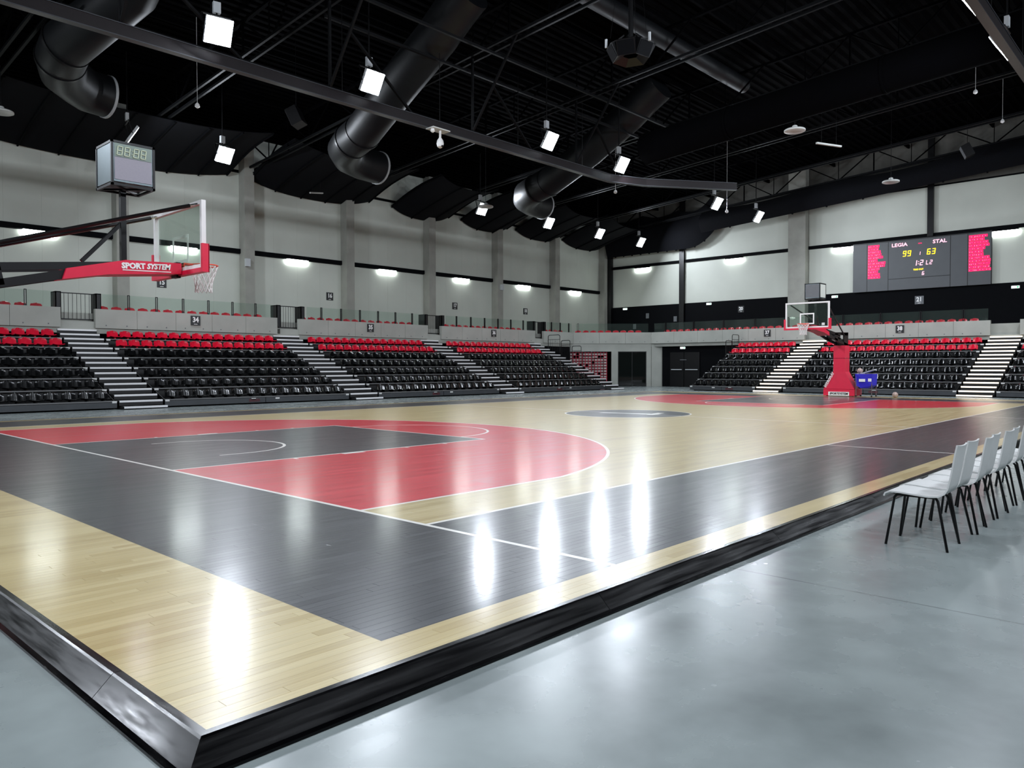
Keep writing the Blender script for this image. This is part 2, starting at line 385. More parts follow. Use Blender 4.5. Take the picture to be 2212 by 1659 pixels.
def number_sign(num, pos, rot, label, plate=M_signb, size=.43, facing='y'):
    t = thing('section_sign', pos, label, 'sign', 'section number signs')
    p = Vector(pos); h = size/2
    if facing == 'y': MB().box(p.x-h, p.x+h, p.y-.02, p.y, p.z-h, p.z+h).build('plate', plate, t); n = Vector((0,-.026,0))
    else: MB().box(p.x-.02, p.x, p.y-h, p.y+h, p.z-h, p.z+h).build('plate', plate, t); n = Vector((-.026,0,0))
    lettering(str(num), p + n + Vector((0,0,.03)), size*.74, M_whitet, t, rot, bold=.012, name='numerals', sx=.86)
    if facing == 'y': MB().box(p.x-.08, p.x+.08, p.y-.026, p.y-.02, p.z-h*.8, p.z-h*.7).build('underline', M_whitet, t)
    else: MB().box(p.x-.026, p.x-.02, p.y-.08, p.y+.08, p.z-h*.8, p.z-h*.7).build('underline', M_whitet, t)
    return t

ZC = -.10                      # concrete level, the court surface is z = 0
WY, WX = 32.7, 47.3            # inner faces of the two walls in view
NY, NX = -16.0, -22.0          # walls behind the camera
def deckz(y): return 15.75 - .0736*y

# ================================================================== SHELL
f = MB().box(NX-.3, WX+.3, NY-.3, WY+.3, ZC-.3, ZC).build('floor', M_floor)
tag(f, 'polished grey concrete floor around the wooden court', 'floor', kind='structure')
# roof deck: trapezoidal sheet, ribs along X
b = MB(); y = NY-.3; prof = []
while y < WY+.4:
    for dy, dz in ((0,0),(.16,0),(.2,.07),(.36,.07)): prof.append((y+dy, deckz(y+dy)+dz))
    y += .4
n = len(prof); vs = [(NX-.3, p[0], p[1]) for p in prof] + [(WX+.3, p[0], p[1]) for p in prof]
b.add(vs, [(i, i+1, n+i+1, n+i) for i in range(n-1)])
b.add([(NX-.3,NY-.3,17.6),(WX+.3,NY-.3,17.6),(WX+.3,WY+.4,17.6),(NX-.3,WY+.4,17.6)], [(0,1,2,3)])
c = b.build('ceiling', M_ceil); tag(c, 'black corrugated metal roof deck high above the court', 'ceiling', kind='structure')

# ---- left wall (faces -Y): core, panels, black strip, columns
wl = MB().box(NX-.3, WX+.3, WY+.02, WY+.3, ZC, 17.5).build('wall_left', M_black)
tag(wl, 'pale grey panelled hall wall behind the long stand, with concrete columns', 'wall', kind='structure')
colx = [9.62+6.255*k for k in range(-5, 7)]
edges = [NX] + colx
for i in range(len(colx)):
    x0 = colx[i]-.02; x1 = (colx[i+1]-.52) if i+1 < len(colx) else WX
    if x1 > WX: x1 = WX
    if x1 - x0 < .3 or x0 > WX: continue
    m = (x0+x1)/2
    for j in range(4):   # narrow cladding panels
        a = x0 + (x1-x0)*j/4 + .0015; e = x0 + (x1-x0)*(j+1)/4 - .0015
        box('wall_panel', M_wall, wl, a, e, WY, WY+.05, 2.9, 7.22); box('wall_panel', M_wall, wl, a, e, WY, WY+.05, 7.49, 11.42)
        box('wall_panel', M_wall, wl, a, e, WY, WY+.05, 11.58, 14.2)
    s1 = box('cable_tray', M_black, wl, x0, x1, WY-.14, WY, 7.24, 7.47)
for i, xc in enumerate(colx):
    if xc > WX+.2: continue
    o = box('column', M_col, None, xc-.54, xc, WY-.6, WY-.002, ZC, 14.2)
    tag(o, f'raw concrete column on the long wall, {ordw(i)} along it', 'column', 'concrete columns', 'structure')
# ---- far wall (faces -X)
wf = MB().box(WX+.02, WX+.3, NY-.3, WY+.02, ZC, 17.5).build('wall_far', M_black)
tag(wf, 'end wall with pale panels above a black band, behind the scoreboard', 'wall', kind='structure')
bays = [(31.75,25.5),(25.1,16.85),(15.67,8.38),(8.05,.3),(-.1,-7.5),(-7.9,-15.9)]
for (ya, yb) in bays:
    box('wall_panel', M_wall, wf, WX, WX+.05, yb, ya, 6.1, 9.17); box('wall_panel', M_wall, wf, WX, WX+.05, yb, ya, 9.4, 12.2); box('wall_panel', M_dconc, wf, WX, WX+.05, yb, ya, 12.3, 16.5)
    box('cable_tray', M_black, wf, WX-.1, WX, yb, ya, 9.18, 9.39)
box('black_band', M_black, wf, WX-.03, WX, NY, WY, 2.9, 6.08)
for (ya, yb) in ((25.1,25.5),(8.05,8.38),(-.1,.3)): box('steel_post', M_blackg, wf, WX-.2, WX-.001, ya, yb, 9.2 if ya == 8.05 else 2.9, 16.0)
box('steel_post', M_blackg, wf, WX-.3, WX-.001, 31.75, 32.6, 2.9, 14.0)
o = box('column', M_col, None, WX-.6, WX-.04, 15.67, 16.85, ZC, 14.6); tag(o, 'broad concrete column on the end wall beside the scoreboard', 'column', 'concrete columns', 'structure')
# ---- walls behind the camera
o = MB().box(NX-.3, WX+.3, NY-.3, NY, ZC, 17.5).build('wall_right', M_wallb); tag(o, 'grey wall along the near side of the hall', 'wall', kind='structure')
o = MB().box(NX-.3, NX, NY, WY, ZC, 17.5).build('wall_near', M_wallb); tag(o, 'grey wall at the near end of the hall', 'wall', kind='structure')

# ================================================================== COURT
WXA, WXB, WYA, WYB = -3.02, 31.02, -2.27, 17.27
PX, PY = 1.98, 1.51                   # block of single planks in the near corner
bm = MB(); H = -.028
bm.box(PX, WXB, WYA, PY, H, 0).box(WXA, WXB, PY, WYB, H, 0)
court = bm.build('floor_court', M_court)
tag(court, 'lacquered wooden basketball court with red and black painted zones and white lines', 'court', kind='structure')
sub = MB().box(WXA+.01, WXB-.01, WYA+.01, WYB-.01, ZC, H-.001).build('subfloor', M_black, court)
pm = {}
row = 0; yy = WYA
while yy < PY-.01:
    y1 = min(yy+.07, PY); xx = WXA - random.choice([0, .3, .55, .8]) ; first = True
    while xx < PX-.02:
        L = random.choice([.95, 1.15, 1.35, 1.6]); x0 = max(xx, WXA); x1 = min(xx+L, PX)
        if PX - x1 < .3: x1 = PX
        if x1 - x0 > .1:
            key = (round(x1-x0, 3), round(y1-yy, 3))
            if key not in pm:
                l, wd = key; e = .0012
                mb = MB().add([(e,e*.6,0),(l-e,e*.6,0),(l-e,wd-e*.6,0),(e,wd-e*.6,0),(.0004,.0003,-.0010),(l-.0004,.0003,-.0010),(l-.0004,wd-.0003,-.0010),(.0004,wd-.0003,-.0010),
                    (.0004,.0003,H),(l-.0004,.0003,H),(l-.0004,wd-.0003,H),(.0004,wd-.0003,H)],
                    [(0,1,2,3),(0,4,5,1),(1,5,6,2),(2,6,7,3),(3,7,4,0),(4,8,9,5),(5,9,10,6),(6,10,11,7),(7,11,8,4),(11,10,9,8)])
                pm[key] = mb.mesh('plank'); pm[key].materials.append(M_plank)
            inst('plank', pm[key], None, court, (x0, yy, 0))
        xx = x1 if x1 > xx else xx+L
        if x1 >= PX: break
    yy = y1; row += 1
# black edging ramps round the court, in segments
edging = thing('court_edging', (WXA, WYA, ZC), 'glossy black sloping ramp edging around the wooden court', 'ramp')
def ramp_seg(p, q, n, m0, m1):
    """p->q along the wood edge, n outward normal, m0/m1 mitre shear at the ends"""
    p, q, n = Vector(p), Vector(q), Vector(n); d = (q-p).normalized()
    prof = [(0,.003),(.035,.003),(.045,-.004),(.125,-.082),(.15,-.088),(.152,ZC+.001),(0,ZC+.001)]
    k = len(prof); vs = []
    for (base, mm, sg) in ((p, m0, -1), (q, m1, 1)):
        for (o, z) in prof: vs.append(base + n*o + d*(sg*o*mm) + Vector((0,0,z)))
    MB().add(vs, [tuple(range(k)), tuple(range(2*k-1, k-1, -1))] + [(i, k+i, k+(i+1) % k, (i+1) % k) for i in range(k)]).build('ramp_segment', M_ramp, edging)
def ramp_run(a, bb, fixed, axis, nrm, cuts):
    pts = [a] + cuts + [bb]
    for i in range(len(pts)-1):
        p0, p1 = pts[i] + (.002 if i else 0), pts[i+1] - (.002 if i < len(pts)-2 else 0)
        P = (p0, fixed, 0) if axis == 'x' else (fixed, p0, 0); Q = (p1, fixed, 0) if axis == 'x' else (fixed, p1, 0)
        ramp_seg(P, Q, nrm, 1 if i == 0 else 0, 1 if i == len(pts)-2 else 0)
rs = lambda a, bb, st, s0: [a + s0 + st*k for k in range(int((bb-a-s0)/st)+1) if a + s0 + st*k < bb-.2]
ramp_run(WXA, WXB, WYA, 'x', (0,-1,0), rs(WXA, WXB, 2.4, 2.4)); ramp_run(WYA, WYB, WXA, 'y', (-1,0,0), rs(WYA, WYB, 1.95, .82))
ramp_run(WXA, WXB, WYB, 'x', (0,1,0), rs(WXA, WXB, 2.4, 2.4)); ramp_run(WYA, WYB, WXB, 'y', (1,0,0), rs(WYA, WYB, 1.95, .82))

# ================================================================== STANDS
RISE, RUN, Z1 = .383, .93, .19
YF, XF = 22.6, 36.0
RUNX = .905
LEFT_ST = [(5.6,7.19),(15.04,16.61),(24.37,25.89),(33.65,35.1)]
FAR_ST = [(14.07,12.5),(4.14,2.56)]
class Frame:
    """stand frame: a = along the row (reading direction for the viewer), d = depth into the stand"""
    def __init__(s, side): s.side = side; s.run = RUN if side == 'L' else RUNX
    def pt(s, a, d, z): return (a, YF+d, z) if s.side == 'L' else (XF+d, a, z)
    def box(s, mb, a0, a1, d0, d1, z0, z1):
        p, q = s.pt(min(a0,a1), d0, z0), s.pt(max(a0,a1), d1, z1)
        return mb.box(min(p[0],q[0]), max(p[0],q[0]), min(p[1],q[1]), max(p[1],q[1]), z0, z1)
def stand_block(fr, a0, a1, label):
    t = thing('seating_platform', fr.pt((a0+a1)/2, 0, ZC), label, 'stand', 'telescopic stand blocks')
    lo, hi = min(a0,a1), max(a0,a1)
    for k in range(7):
        z = Z1 + RISE*k; d = fr.run*k
        fr.box(MB(), lo, hi, d, d+fr.run+(.1 if k < 6 else .02), z-.05, z).build('deck', M_deck, t)
        fr.box(MB(), lo, hi, d-.012, d, z-.03, z+.003).build('deck_edge', M_thin, t)
        if k: fr.box(MB(), lo+.02, hi-.02, d+.1, d+.12, z-RISE, z-.05).build('riser', M_deck, t)
        for e, sg in ((lo,1),(hi,-1)):
            fr.box(MB(), e+sg*.02, e+sg*.17, d-.02, d-.012, z-.075, z-.005).build('marker_plate', M_mark, t)
    n = 2; st = (hi-lo)/n
    for i in range(n):
        e0 = lo+st*i+.012; e1 = lo+st*(i+1)-.012
        fp = fr.box(MB(), e0, e1, -.01, .02, -.05, Z1-.052).build('fascia_panel', M_fascia, t)
        c = e1-.5 if i == 0 else e0+.5
        fr.box(MB(), c-.09, c+.09, -.016, -.01, Z1-.12, Z1-.06).build('sticker', M_mark, fp)
    fr.box(MB(), (lo+hi)/2-.7, (lo+hi)/2-.25, -.016, -.01, Z1-.2, Z1-.09).build('label_plate', mat_dred, t)
    for e in (lo+.05, hi-.05):
        pts = [fr.pt(e, .02, -.05), fr.pt(e, .02, Z1-.05), fr.pt(e, fr.run*6+.6, Z1+RISE*6-.06), fr.pt(e, fr.run*6+.6, -.05)]
        MB().prism(pts, (0,0,0), Vector(fr.pt(.02,0,0))-Vector(fr.pt(0,0,0))).build('side_panel', M_deck, t)
    fr.box(MB(), lo+.1, hi-.1, .3, .36, ZC, -.02).build('wheel_beam', M_black, t)
    return t
mat_dred = mat('dark_red_plate', (70,22,30), .5, var=.1)
def stair(fr, a0, a1, label, lit):
    lo, hi = min(a0,a1), max(a0,a1)
    t = thing('aisle_stair', fr.pt((lo+hi)/2, -.5, ZC), label, 'stairs', 'aisle stairs')
    for k in range(-1, 15):
        z = Z1 + RISE/2*k; d = fr.run/2*k
        if k == -1: d = -.42
        dep = min(fr.run/2+.05, 6.51-d) if k < 14 else .12; d = min(d, 6.38); bot = z-RISE/2+.02 if k > -1 else ZC+.02
        tr = fr.box(MB(), lo+.06, hi-.06, d, d+dep, max(bot, ZC+.01), z).build('tread', M_deck, t)
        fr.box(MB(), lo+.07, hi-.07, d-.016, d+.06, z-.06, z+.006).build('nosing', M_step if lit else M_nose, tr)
    return t
FL, FF = Frame('L'), Frame('F')
left_blocks = [((-3.0,5.6), None), ((7.19,15.04), 34), ((16.61,24.37), 35), ((25.89,33.65), 36)]
for (a, n) in left_blocks:
    stand_block(FL, a[0], a[1], f'black telescopic seating block below sign {n} on the long side' if n else 'black telescopic seating block at the edge, before the first stair')
for i, a in enumerate(LEFT_ST):
    stair(FL, a[0], a[1], 'grey-nosed aisle stair in the long stand, ' + ['just before block 34', 'between blocks 34 and 35', 'between blocks 35 and 36', 'at its end past block 36'][i], False)
far_blocks = [((18.15,14.07), 'under sign 37'), ((12.5,4.14), 'under sign 38'), ((2.56,-1.9), 'at the edge past sign 38')]
for (a, n) in far_blocks: stand_block(FF, a[0], a[1], f'black telescopic seating block {n} in the end stand')
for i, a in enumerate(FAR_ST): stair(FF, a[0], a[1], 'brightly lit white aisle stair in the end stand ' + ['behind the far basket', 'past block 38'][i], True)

# ---- seats
def seat_fn(part):
    W = .215
    def prof(v):
        if part == 'pan':
            y = -.05 + .42*v; z = .085 - .035*math.sin(PI*min(1, v*1.05)) + .01*(1-v)
            return y, z, W*(.93+.07*min(1, v*3))
        y = .365 + .075*v; z = .07 + .285*v
        wd = W*(1 if v < .4 else math.sqrt(max(.0, 1-((v-.4)/.608)**4)))
        return y, z, wd
    def fn(u, v):
        y, z, wd = prof(v); s = 2*u-1
        bow = .035*s*s
        if part == 'pan': return (s*wd, y, z+bow*.8)
        return (s*wd, y - bow*1.3, z - (.03*abs(s)**4 if v > .9 else 0))
    return fn
pan_mb = MB().sheet(seat_fn('pan'), 8, 6, .022); pan_mb.box(-.03,.03,.05,.3,0,.045)
bk_mb = MB().sheet(seat_fn('back'), 8, 7, .024)
ridge = lambda u, v: (-.1+.2*u, .385+.03*v, .2+.075*v)
both = MB().add(pan_mb.v, pan_mb.f).add(bk_mb.v, bk_mb.f)
SM = {}
for nm, mt in (('b', M_seatb), ('r', M_seatr)):
    for pn, mb in (('pan', pan_mb), ('back', bk_mb), ('both', both)):
        me = mb.mesh('seat_'+pn, True); me.materials.append(mt); SM[nm+pn] = me
rest = MB()
seats = []   # (dist, pos, rz, colour, label, frame)
def row_labels(colour, i, k, block): return f'glossy {colour} plastic seat {ordw(i)} from the aisle stair, row {CARD[k]}, block {block}'
for (a, n) in left_blocks:
    if n: cnt = 15; st = (a[1]-a[0]-.28)/cnt; cs = [a[0]+.14+st*(i+.5) for i in range(cnt)]; idx = list(range(cnt))
    else: cnt = 9; st = .505; cs = [a[1]-.14-st*(i+.5) for i in range(cnt)]; idx = list(range(cnt))
    for k in range(7):
        for i, x in zip(idx, cs):
            if not n and x < 1.2 + .28*k: continue
            p = Vector((x + random.uniform(-.012,.012), YF+RUN*k+.02, Z1+RISE*k)); col = 'red' if k > 4 else 'black'
            seats.append(((p-CAMP).length, p, 0, col, row_labels(col, i, k, n if n else 'before 34'), 'L'))
for (a, n), cnt, nm in zip(far_blocks, (8, 16, 5), ('37', '38', 'past 38')):
    st = .505 if nm == 'past 38' else (a[0]-a[1]-.28)/cnt
    for k in range(7):
        for i in range(cnt):
            y = a[0]-.14-st*(i+.5)
            ii = cnt-1-i if nm == '37' else i
            p = Vector((XF+RUNX*k+.02, y, Z1+RISE*k)); col = 'red' if k > 4 else 'black'
            seats.append(((p-CAMP).length, p, -PI/2, col, row_labels(col, ii, k, nm), 'F'))
seats.sort(key=lambda s: s[0]); nb = 0
for d, p, rz, col, lab, fr in seats:
    c = col[0]
    if c == 'b':
        nb += 1
        if nb > 300:
            m = Matrix.Translation(p) @ Matrix.Rotation(rz, 4, 'Z'); rest.add([m @ Vector(q) for q in both.v], both.f); continue
    g = f'{col} seats of the ' + ('long stand' if fr == 'L' else 'end stand')
    if fr == 'L':
        t = thing(col+'_stadium_seat', p, lab, 'seat', g, rz=rz); inst('seat_pan', SM[c+'pan'], None, t); inst('backrest', SM[c+'back'], None, t)
    else:
        o = inst(col+'_stadium_seat', SM[c+'both'], None, None, p, rz); tag(o, lab, 'seat', g)
if rest.v:
    o = rest.build('distant_seats', M_seatb, None, True, loc=(XF, 12, ZC)); tag(o, 'mass of glossy black plastic seats in the end stand', 'seat', kind='stuff')

# ================================================================== BALCONY
bs = MB(); bs.box(NX, WX, 29.0, WY-.05, 2.72, 2.96); bs.box(42.35, WX-.05, NY, 29.0, 2.72, 2.96)
bs.prism([(38.45,29.0,2.72),(42.35,24.85,2.72),(42.35,29.0,2.72)], (0,0,0), (0,0,.24))
o = bs.build('floor_balcony', M_par); tag(o, 'concrete balcony slab running above the stands', 'balcony', kind='structure')
def parapet(p, q, label):
    p, q = Vector((p[0],p[1],0)), Vector((q[0],q[1],0)); d = (q-p); L = d.length; d.normalize(); nv = Vector((-d.y, d.x, 0))   # nv: into the balcony
    t = thing('balcony_parapet', (p.x, p.y, 2.9), label, 'parapet', 'balcony parapets', 'structure'); n = max(1, round(L/1.72))
    for i in range(n):
        a = p + d*(L*i/n + .006); e = p + d*(L*(i+1)/n - .006)
        w_ = MB().prism([a+Vector((0,0,2.94)), e+Vector((0,0,2.94)), e+Vector((0,0,3.73)), a+Vector((0,0,3.73))], (0,0,0), nv*.2).build('parapet_panel', M_par, t)
        for fr_ in (.25, .75):
            c = a.lerp(e, fr_) + Vector((0,0,3.06)) - nv*.004
            MB().cyl(c, c+nv*.02, .028, 8).build('tie_hole', M_signg, w_)
    return t, d, nv
P1 = parapet((-3,28.9), (5.78,28.9), 'grey concrete balcony parapet before the first aisle, left of sign 34')
P2 = parapet((7.05,28.9), (15.3,28.9), 'grey concrete balcony parapet carrying sign 34')
P3 = parapet((16.5,28.9), (24.95,28.9), 'grey concrete balcony parapet carrying sign 35')
P4 = parapet((26.0,28.9), (34.4,28.9), 'grey concrete balcony parapet carrying sign 36')
P5 = parapet((35.3,28.9), (38.5,28.9), 'short concrete parapet beyond the last aisle of the long stand')
P6 = parapet((38.5,28.9), (42.2,24.8), 'diagonal concrete parapet across the hall corner above the glass door')
P7 = parapet((42.2,24.8), (42.2,13.85), 'concrete parapet of the end balcony carrying sign 37')
P8 = parapet((42.2,12.65), (42.2,4.03), 'concrete parapet of the end balcony carrying sign 38')
P9 = parapet((42.2,2.72), (42.2,-6), 'concrete parapet of the end balcony at the picture edge past sign 38')
def glass_rail(p, q, label, posts, glassmat=M_glass):
    p, q = Vector((p[0],p[1],0)), Vector((q[0],q[1],0)); d = (q-p); L = d.length; d.normalize(); nv = Vector((-d.y, d.x, 0))
    t = thing('glass_balustrade', (p.x, p.y, 3.73), label, 'railing', 'glass balustrades'); n = len(posts)
    for s in posts:
        c = p + d*s + nv*.1
        w_ = .045; m = Matrix((d, nv, Vector((0,0,1)))).transposed()
        b = MB(); b.cbox(c+Vector((0,0,4.05))-d*.034, (.022,.05,.64), m).cbox(c+Vector((0,0,4.05))+d*.034, (.022,.05,.64), m).cbox(c+Vector((0,0,4.36)), (.09,.05,.03), m).cbox(c+Vector((0,0,3.76)), (.09,.06,.06), m)
        b.build('post', M_blackg, t)
    ed = [0.04] + [s for s in posts if .1 < s < L-.1] + [L-.04]
    for i in range(len(ed)-1):
        a = p + d*(ed[i]+.02) + nv*.13; e = p + d*(ed[i+1]-.02) + nv*.13
        MB().prism([a+Vector((0,0,3.74)), e+Vector((0,0,3.74)), e+Vector((0,0,4.36)), a+Vector((0,0,4.36))], (0,0,0), nv*.012).build('glass_pane', glassmat, t)
glass_rail((-3,28.9), (5.6,28.9), 'glass balustrade with slotted posts left of the first gate', [5.25, 6.4, 7.58])
glass_rail((7.3,28.9), (15.2,28.9), 'glass balustrade with slotted posts above sign 34', [1.1+1.16*i for i in range(6)])
glass_rail((16.95,28.9), (24.9,28.9), 'glass balustrade with slotted posts above sign 35', [.9+1.2*i for i in range(6)])
glass_rail((26.4,28.9), (34.4,28.9), 'glass balustrade with slotted posts above sign 36', [.9+1.2*i for i in range(6)])
glass_rail((35.7,28.9), (38.5,28.9), 'short glass balustrade beyond the last gate', [.5,1.45,2.4])
glass_rail((38.6,28.8), (42.1,24.9), 'glass balustrade across the diagonal hall corner', [.2])
glass_rail((42.2,24.7), (42.2,13.9), 'glass balustrade on the end balcony above sign 37', [2.2*i+1 for i in range(5)])
glass_rail((42.2,12.6), (42.2,4.1), 'glass balustrade on the end balcony above sign 38', [2.1*i+1 for i in range(4)])
def gate(x0, x1, y, label):
    t = thing('vomitory_gate', ((x0+x1)/2, y, 2.96), label, 'railing', 'barred gates above the aisles')
    for a in (x0-.22, x1+.02):
        b = MB(); b.box(a, a+.03, y-.25, y+.35, 3.3, 4.36).box(a+.17, a+.2, y-.25, y+.35, 3.3, 4.36).box(a, a+.2, y-.25, y-.2, 3.3, 4.36).box(a, a+.2, y-.25, y+.35, 4.33, 4.37)
        b.build('end_post', M_blackg, t)
    MB().bar((x0,y,4.34),(x1,y,4.34),.04,.04).build('top_rail', M_blackg, t); MB().bar((x0,y,3.29),(x1,y,3.29),.04,.04).build('bottom_rail', M_blackg, t)
    for i in range(9):
        xx = x0 + (x1-x0)*i/8; MB().cyl((xx,y,3.29),(xx,y,4.34),.009,6).build('bar', M_blackg, t)
    MB().box(x0-.05, x1+.05, y-.25, y+.2, 2.96, 3.2).build('sill_step', M_par, t)
for i, (x0, x1) in enumerate(((5.85,7.1),(15.55,16.65),(25.05,26.1),(34.55,35.4))):
    gate(x0, x1, 29.25, 'black barred gate in the balcony opening ' + ['left of sign 34', 'between signs 34 and 35', 'between signs 35 and 36', 'past sign 36'][i])
# balcony seats: only the tops of the backs show
bal = []
for bi, (x0, x1, nm) in enumerate(((1.6,5.5,'left of sign 34'),(7.35,15.2,'above sign 34'),(16.9,24.8,'above sign 35'),(26.3,34.3,'above sign 36'),(35.6,38.4,'past sign 36'))):
    n = int((x1-x0)/.545)
    for i in range(n): bal.append((Vector((x0+.545*(i+.5), 29.35, 3.56)), 0, nm, i))
dv = (Vector((42.2,24.8,0))-Vector((38.5,28.9,0))).normalized(); nvv = Vector((-dv.y,dv.x,0)); rzd = math.atan2(dv.y, dv.x)
for i in range(9): bal.append((Vector((38.5,28.9,3.56)) + dv*(.4+.54*i) + nvv*.45, rzd, 'across the corner', i))
for (y0, y1, nm) in ((24.3,14.2,'above sign 37'),(12.3,4.3,'above sign 38')):
    n = int((y0-y1)/.545)
    for i in range(n): bal.append((Vector((42.65, y0-.545*(i+.5), 3.56)), -PI/2, nm, i))
for p, rz, nm, i in bal:
    o = inst('balcony_seat', SM['rboth'], None, None, p, rz); tag(o, f'red balcony seat behind the glass {nm}, {ordw(i)} from its start', 'seat', 'red seats on the balcony')
# ledge that carries the balcony seats
lb = MB(); lb.box(NX, WX, 29.3, 30.6, 2.96, 3.56); lb.box(42.6, 43.9, NY, 29.3, 2.96, 3.56); o = lb.build('floor_balcony_step', M_par); tag(o, 'concrete seat step along the balcony', 'step', kind='structure')

# signs
number_sign(34, (11.22,28.89,3.42), FACE_Y, 'black sign with white number 34 on the parapet')
number_sign(35, (20.85,28.89,3.43), FACE_Y, 'black sign with white number 35 on the parapet')
number_sign(36, (30.4,28.89,3.43), FACE_Y, 'black sign with white number 36 on the parapet')
number_sign(37, (42.19,16.22,3.42), FACE_X, 'black sign with white number 37 on the end parapet', facing='x')
number_sign(38, (42.19,8.43,3.41), FACE_X, 'black sign with white number 38 on the end parapet', facing='x')
number_sign(15, (11.32,WY,5.4), FACE_Y, 'black sign with number 15 on the wall, partly behind the near basket', size=.45)
number_sign(16, (20.82,WY,5.37), FACE_Y, 'black sign with white number 16 on the wall', size=.45)
number_sign(17, (30.58,WY,5.37), FACE_Y, 'black sign with white number 17 on the wall', size=.45)
number_sign(18, (37.62,WY,5.37), FACE_Y, 'small black sign with number 18 on the wall near the corner', size=.45)
number_sign(20, (WX-.03,20.52,5.42), FACE_X, 'white number 20 on the black band of the end wall', size=.46, facing='x')
number_sign(21, (WX-.03,8.81,5.38), FACE_X, 'grey sign with white number 21 under the scoreboard', plate=M_signg, size=.5, facing='x')

# ================================================================== LIGHTS
def wall_light(c, facing, label):
    t = thing('wall_light', c, label, 'lamp', 'wall lights'); x, y, z = c
    if facing == 'y':
        MB().box(x-.66, x+.66, y-.16, y-.02, z-.02, z+.06).build('housing', M_black, t)
        MB().prism([(x-.64,y-.15,z-.02),(x-.64,y-.02,z-.02),(x-.64,y-.02,z-.28),(x-.64,y-.06,z-.26)], (0,0,0), (1.28,0,0)).build('diffuser', M_wlens, t)
    else:
        MB().box(x-.16, x-.02, y-.66, y+.66, z-.02, z+.06).build('housing', M_black, t)
        MB().prism([(x-.15,y-.64,z-.02),(x-.02,y-.64,z-.02),(x-.02,y-.64,z-.3),(x-.06,y-.64,z-.28)], (0,0,0), (0,1.28,0)).build('diffuser', M_wlens, t)
for i, xx in enumerate((-.15,6.12,12.4,18.7,24.92,31.17,37.4,43.47)):
    wall_light((xx, WY, 7.26), 'y', f'glowing white lamp under the cable tray of the long wall, {ordw(i)} bay')
for i, yy in enumerate((28.9,21.05,13.35,4.35)):
    wall_light((WX, yy, 9.1), 'x', 'glowing white lamp on the end wall ' + ['nearest the hall corner', 'above sign 20', 'beside the scoreboard towards the column', 'beyond the red scoreboard list'][i])
def flood_proto(tilt=32):
    """local frame: emits along -y tilted down; origin at the fixture centre"""
    mm = []
    t = math.radians(tilt); R = Matrix.Rotation(t, 3, 'X')   # lens normal (0,-1,0) tilts down
    for k in (-1, 0, 1):
        h = MB().cbox(R @ Vector((0,.05,k*.235)), (.72,.1,.225), R); le = MB()
        q = [R @ Vector(p) for p in ((-.34,-.006,k*.235-.105),(.34,-.006,k*.235-.105),(.34,-.006,k*.235+.105),(-.34,-.006,k*.235+.105))]
        le.add(q, [(0,1,2,3)]); me = bpy.data.meshes.new('lens'); me.from_pydata(le.v, [], le.f); me.update()
        hm = h.mesh('led_bar'); hm.materials.append(M_grey); me.materials.append(M_lens); mm.append((hm, me))
    br = MB(); br.bar((-.38,.06,0),(-.38,.2,.5),.04,.02).bar((.38,.06,0),(.38,.2,.5),.04,.02).bar((-.4,.2,.5),(.4,.2,.5),.05,.03)
    bm_ = br.mesh('bracket'); bm_.materials.append(M_leg)
    dv_ = MB().box(-.1,.1,.14,.26,.56,.86).mesh('driver_box'); dv_.materials.append(M_grey)
    return mm, bm_, dv_
FPS = {32: flood_proto(), 58: flood_proto(58)}
def flood(p, rz, label, tilt=32):
    FP, FB, FD = FPS[tilt]
    t = thing('floodlight', p, label, 'floodlight', 'LED floodlights', rz=rz)
    for hm, le in FP:
        hb = inst('led_bar', hm, None, t); inst('lens', le, None, hb)
    inst('bracket', FB, None, t); inst('driver_box', FD, None, t)
    q = Vector(p) + Matrix.Rotation(rz, 3, 'Z') @ Vector((0,.2,.5)); pm_ = MB().cyl((0,.2,.5), (0,.2,deckz(q.y)-p[2]), .025, 8).mesh('drop_pole'); pm_.materials.append(M_leg); inst('drop_pole', pm_, None, t)
rowA = [5.69,10.85,19.72,24.8,35.4,40.66]; rowB = [7.82,11.66,27.37,33.37,38.81,43.91]
for i, xx in enumerate(rowA): flood((xx, 15.2 + (.9 if xx > 30 else 0), 10.5), math.radians([-12,0,4,0,0,0][i]), f'lit LED floodlight over the far sideline, {ordw(i)} of its row from the near basket')
for i, xx in enumerate(rowB): flood((xx, 26.8, 10.5), math.radians([78,8,0,0,0,0][i]), f'lit LED floodlight over the long stand, {ordw(i)} of its row from the near basket')
for i, xx in enumerate((5.7,10.8,17.71,21.62,30.5,36.5)): flood((xx, -.1, 10.5), PI, f'lit LED floodlight over the near sideline, {ordw(i)} of its row')
for i, xx in enumerate((-7.0,-1.0,5.0,11.0,17.0,23.0,29.0,36.0)): flood((xx, -10.5, 10.5), PI, f'unseen LED floodlight along the camera side of the hall, {ordw(i)} of its row', 58 if i % 2 else 32)  # unseen row assumed by symmetry; extra and steeper lamps added to brighten the hall
for i, yy in enumerate((-6.0,0.0,6.0,12.0,18.0,24.0)): flood((-8.5, yy, 10.5), PI/2, f'added unseen LED floodlight behind the near basket, {ordw(i)} of its row', 58)  # made-up row out of view, added to light the end wall and stands
for i, xx in enumerate((-10.5,-15.6)): flood((xx, 26.3, 10.5), 0, f'lit LED floodlight over the long stand behind the near basket, {ordw(i)} of a pair')

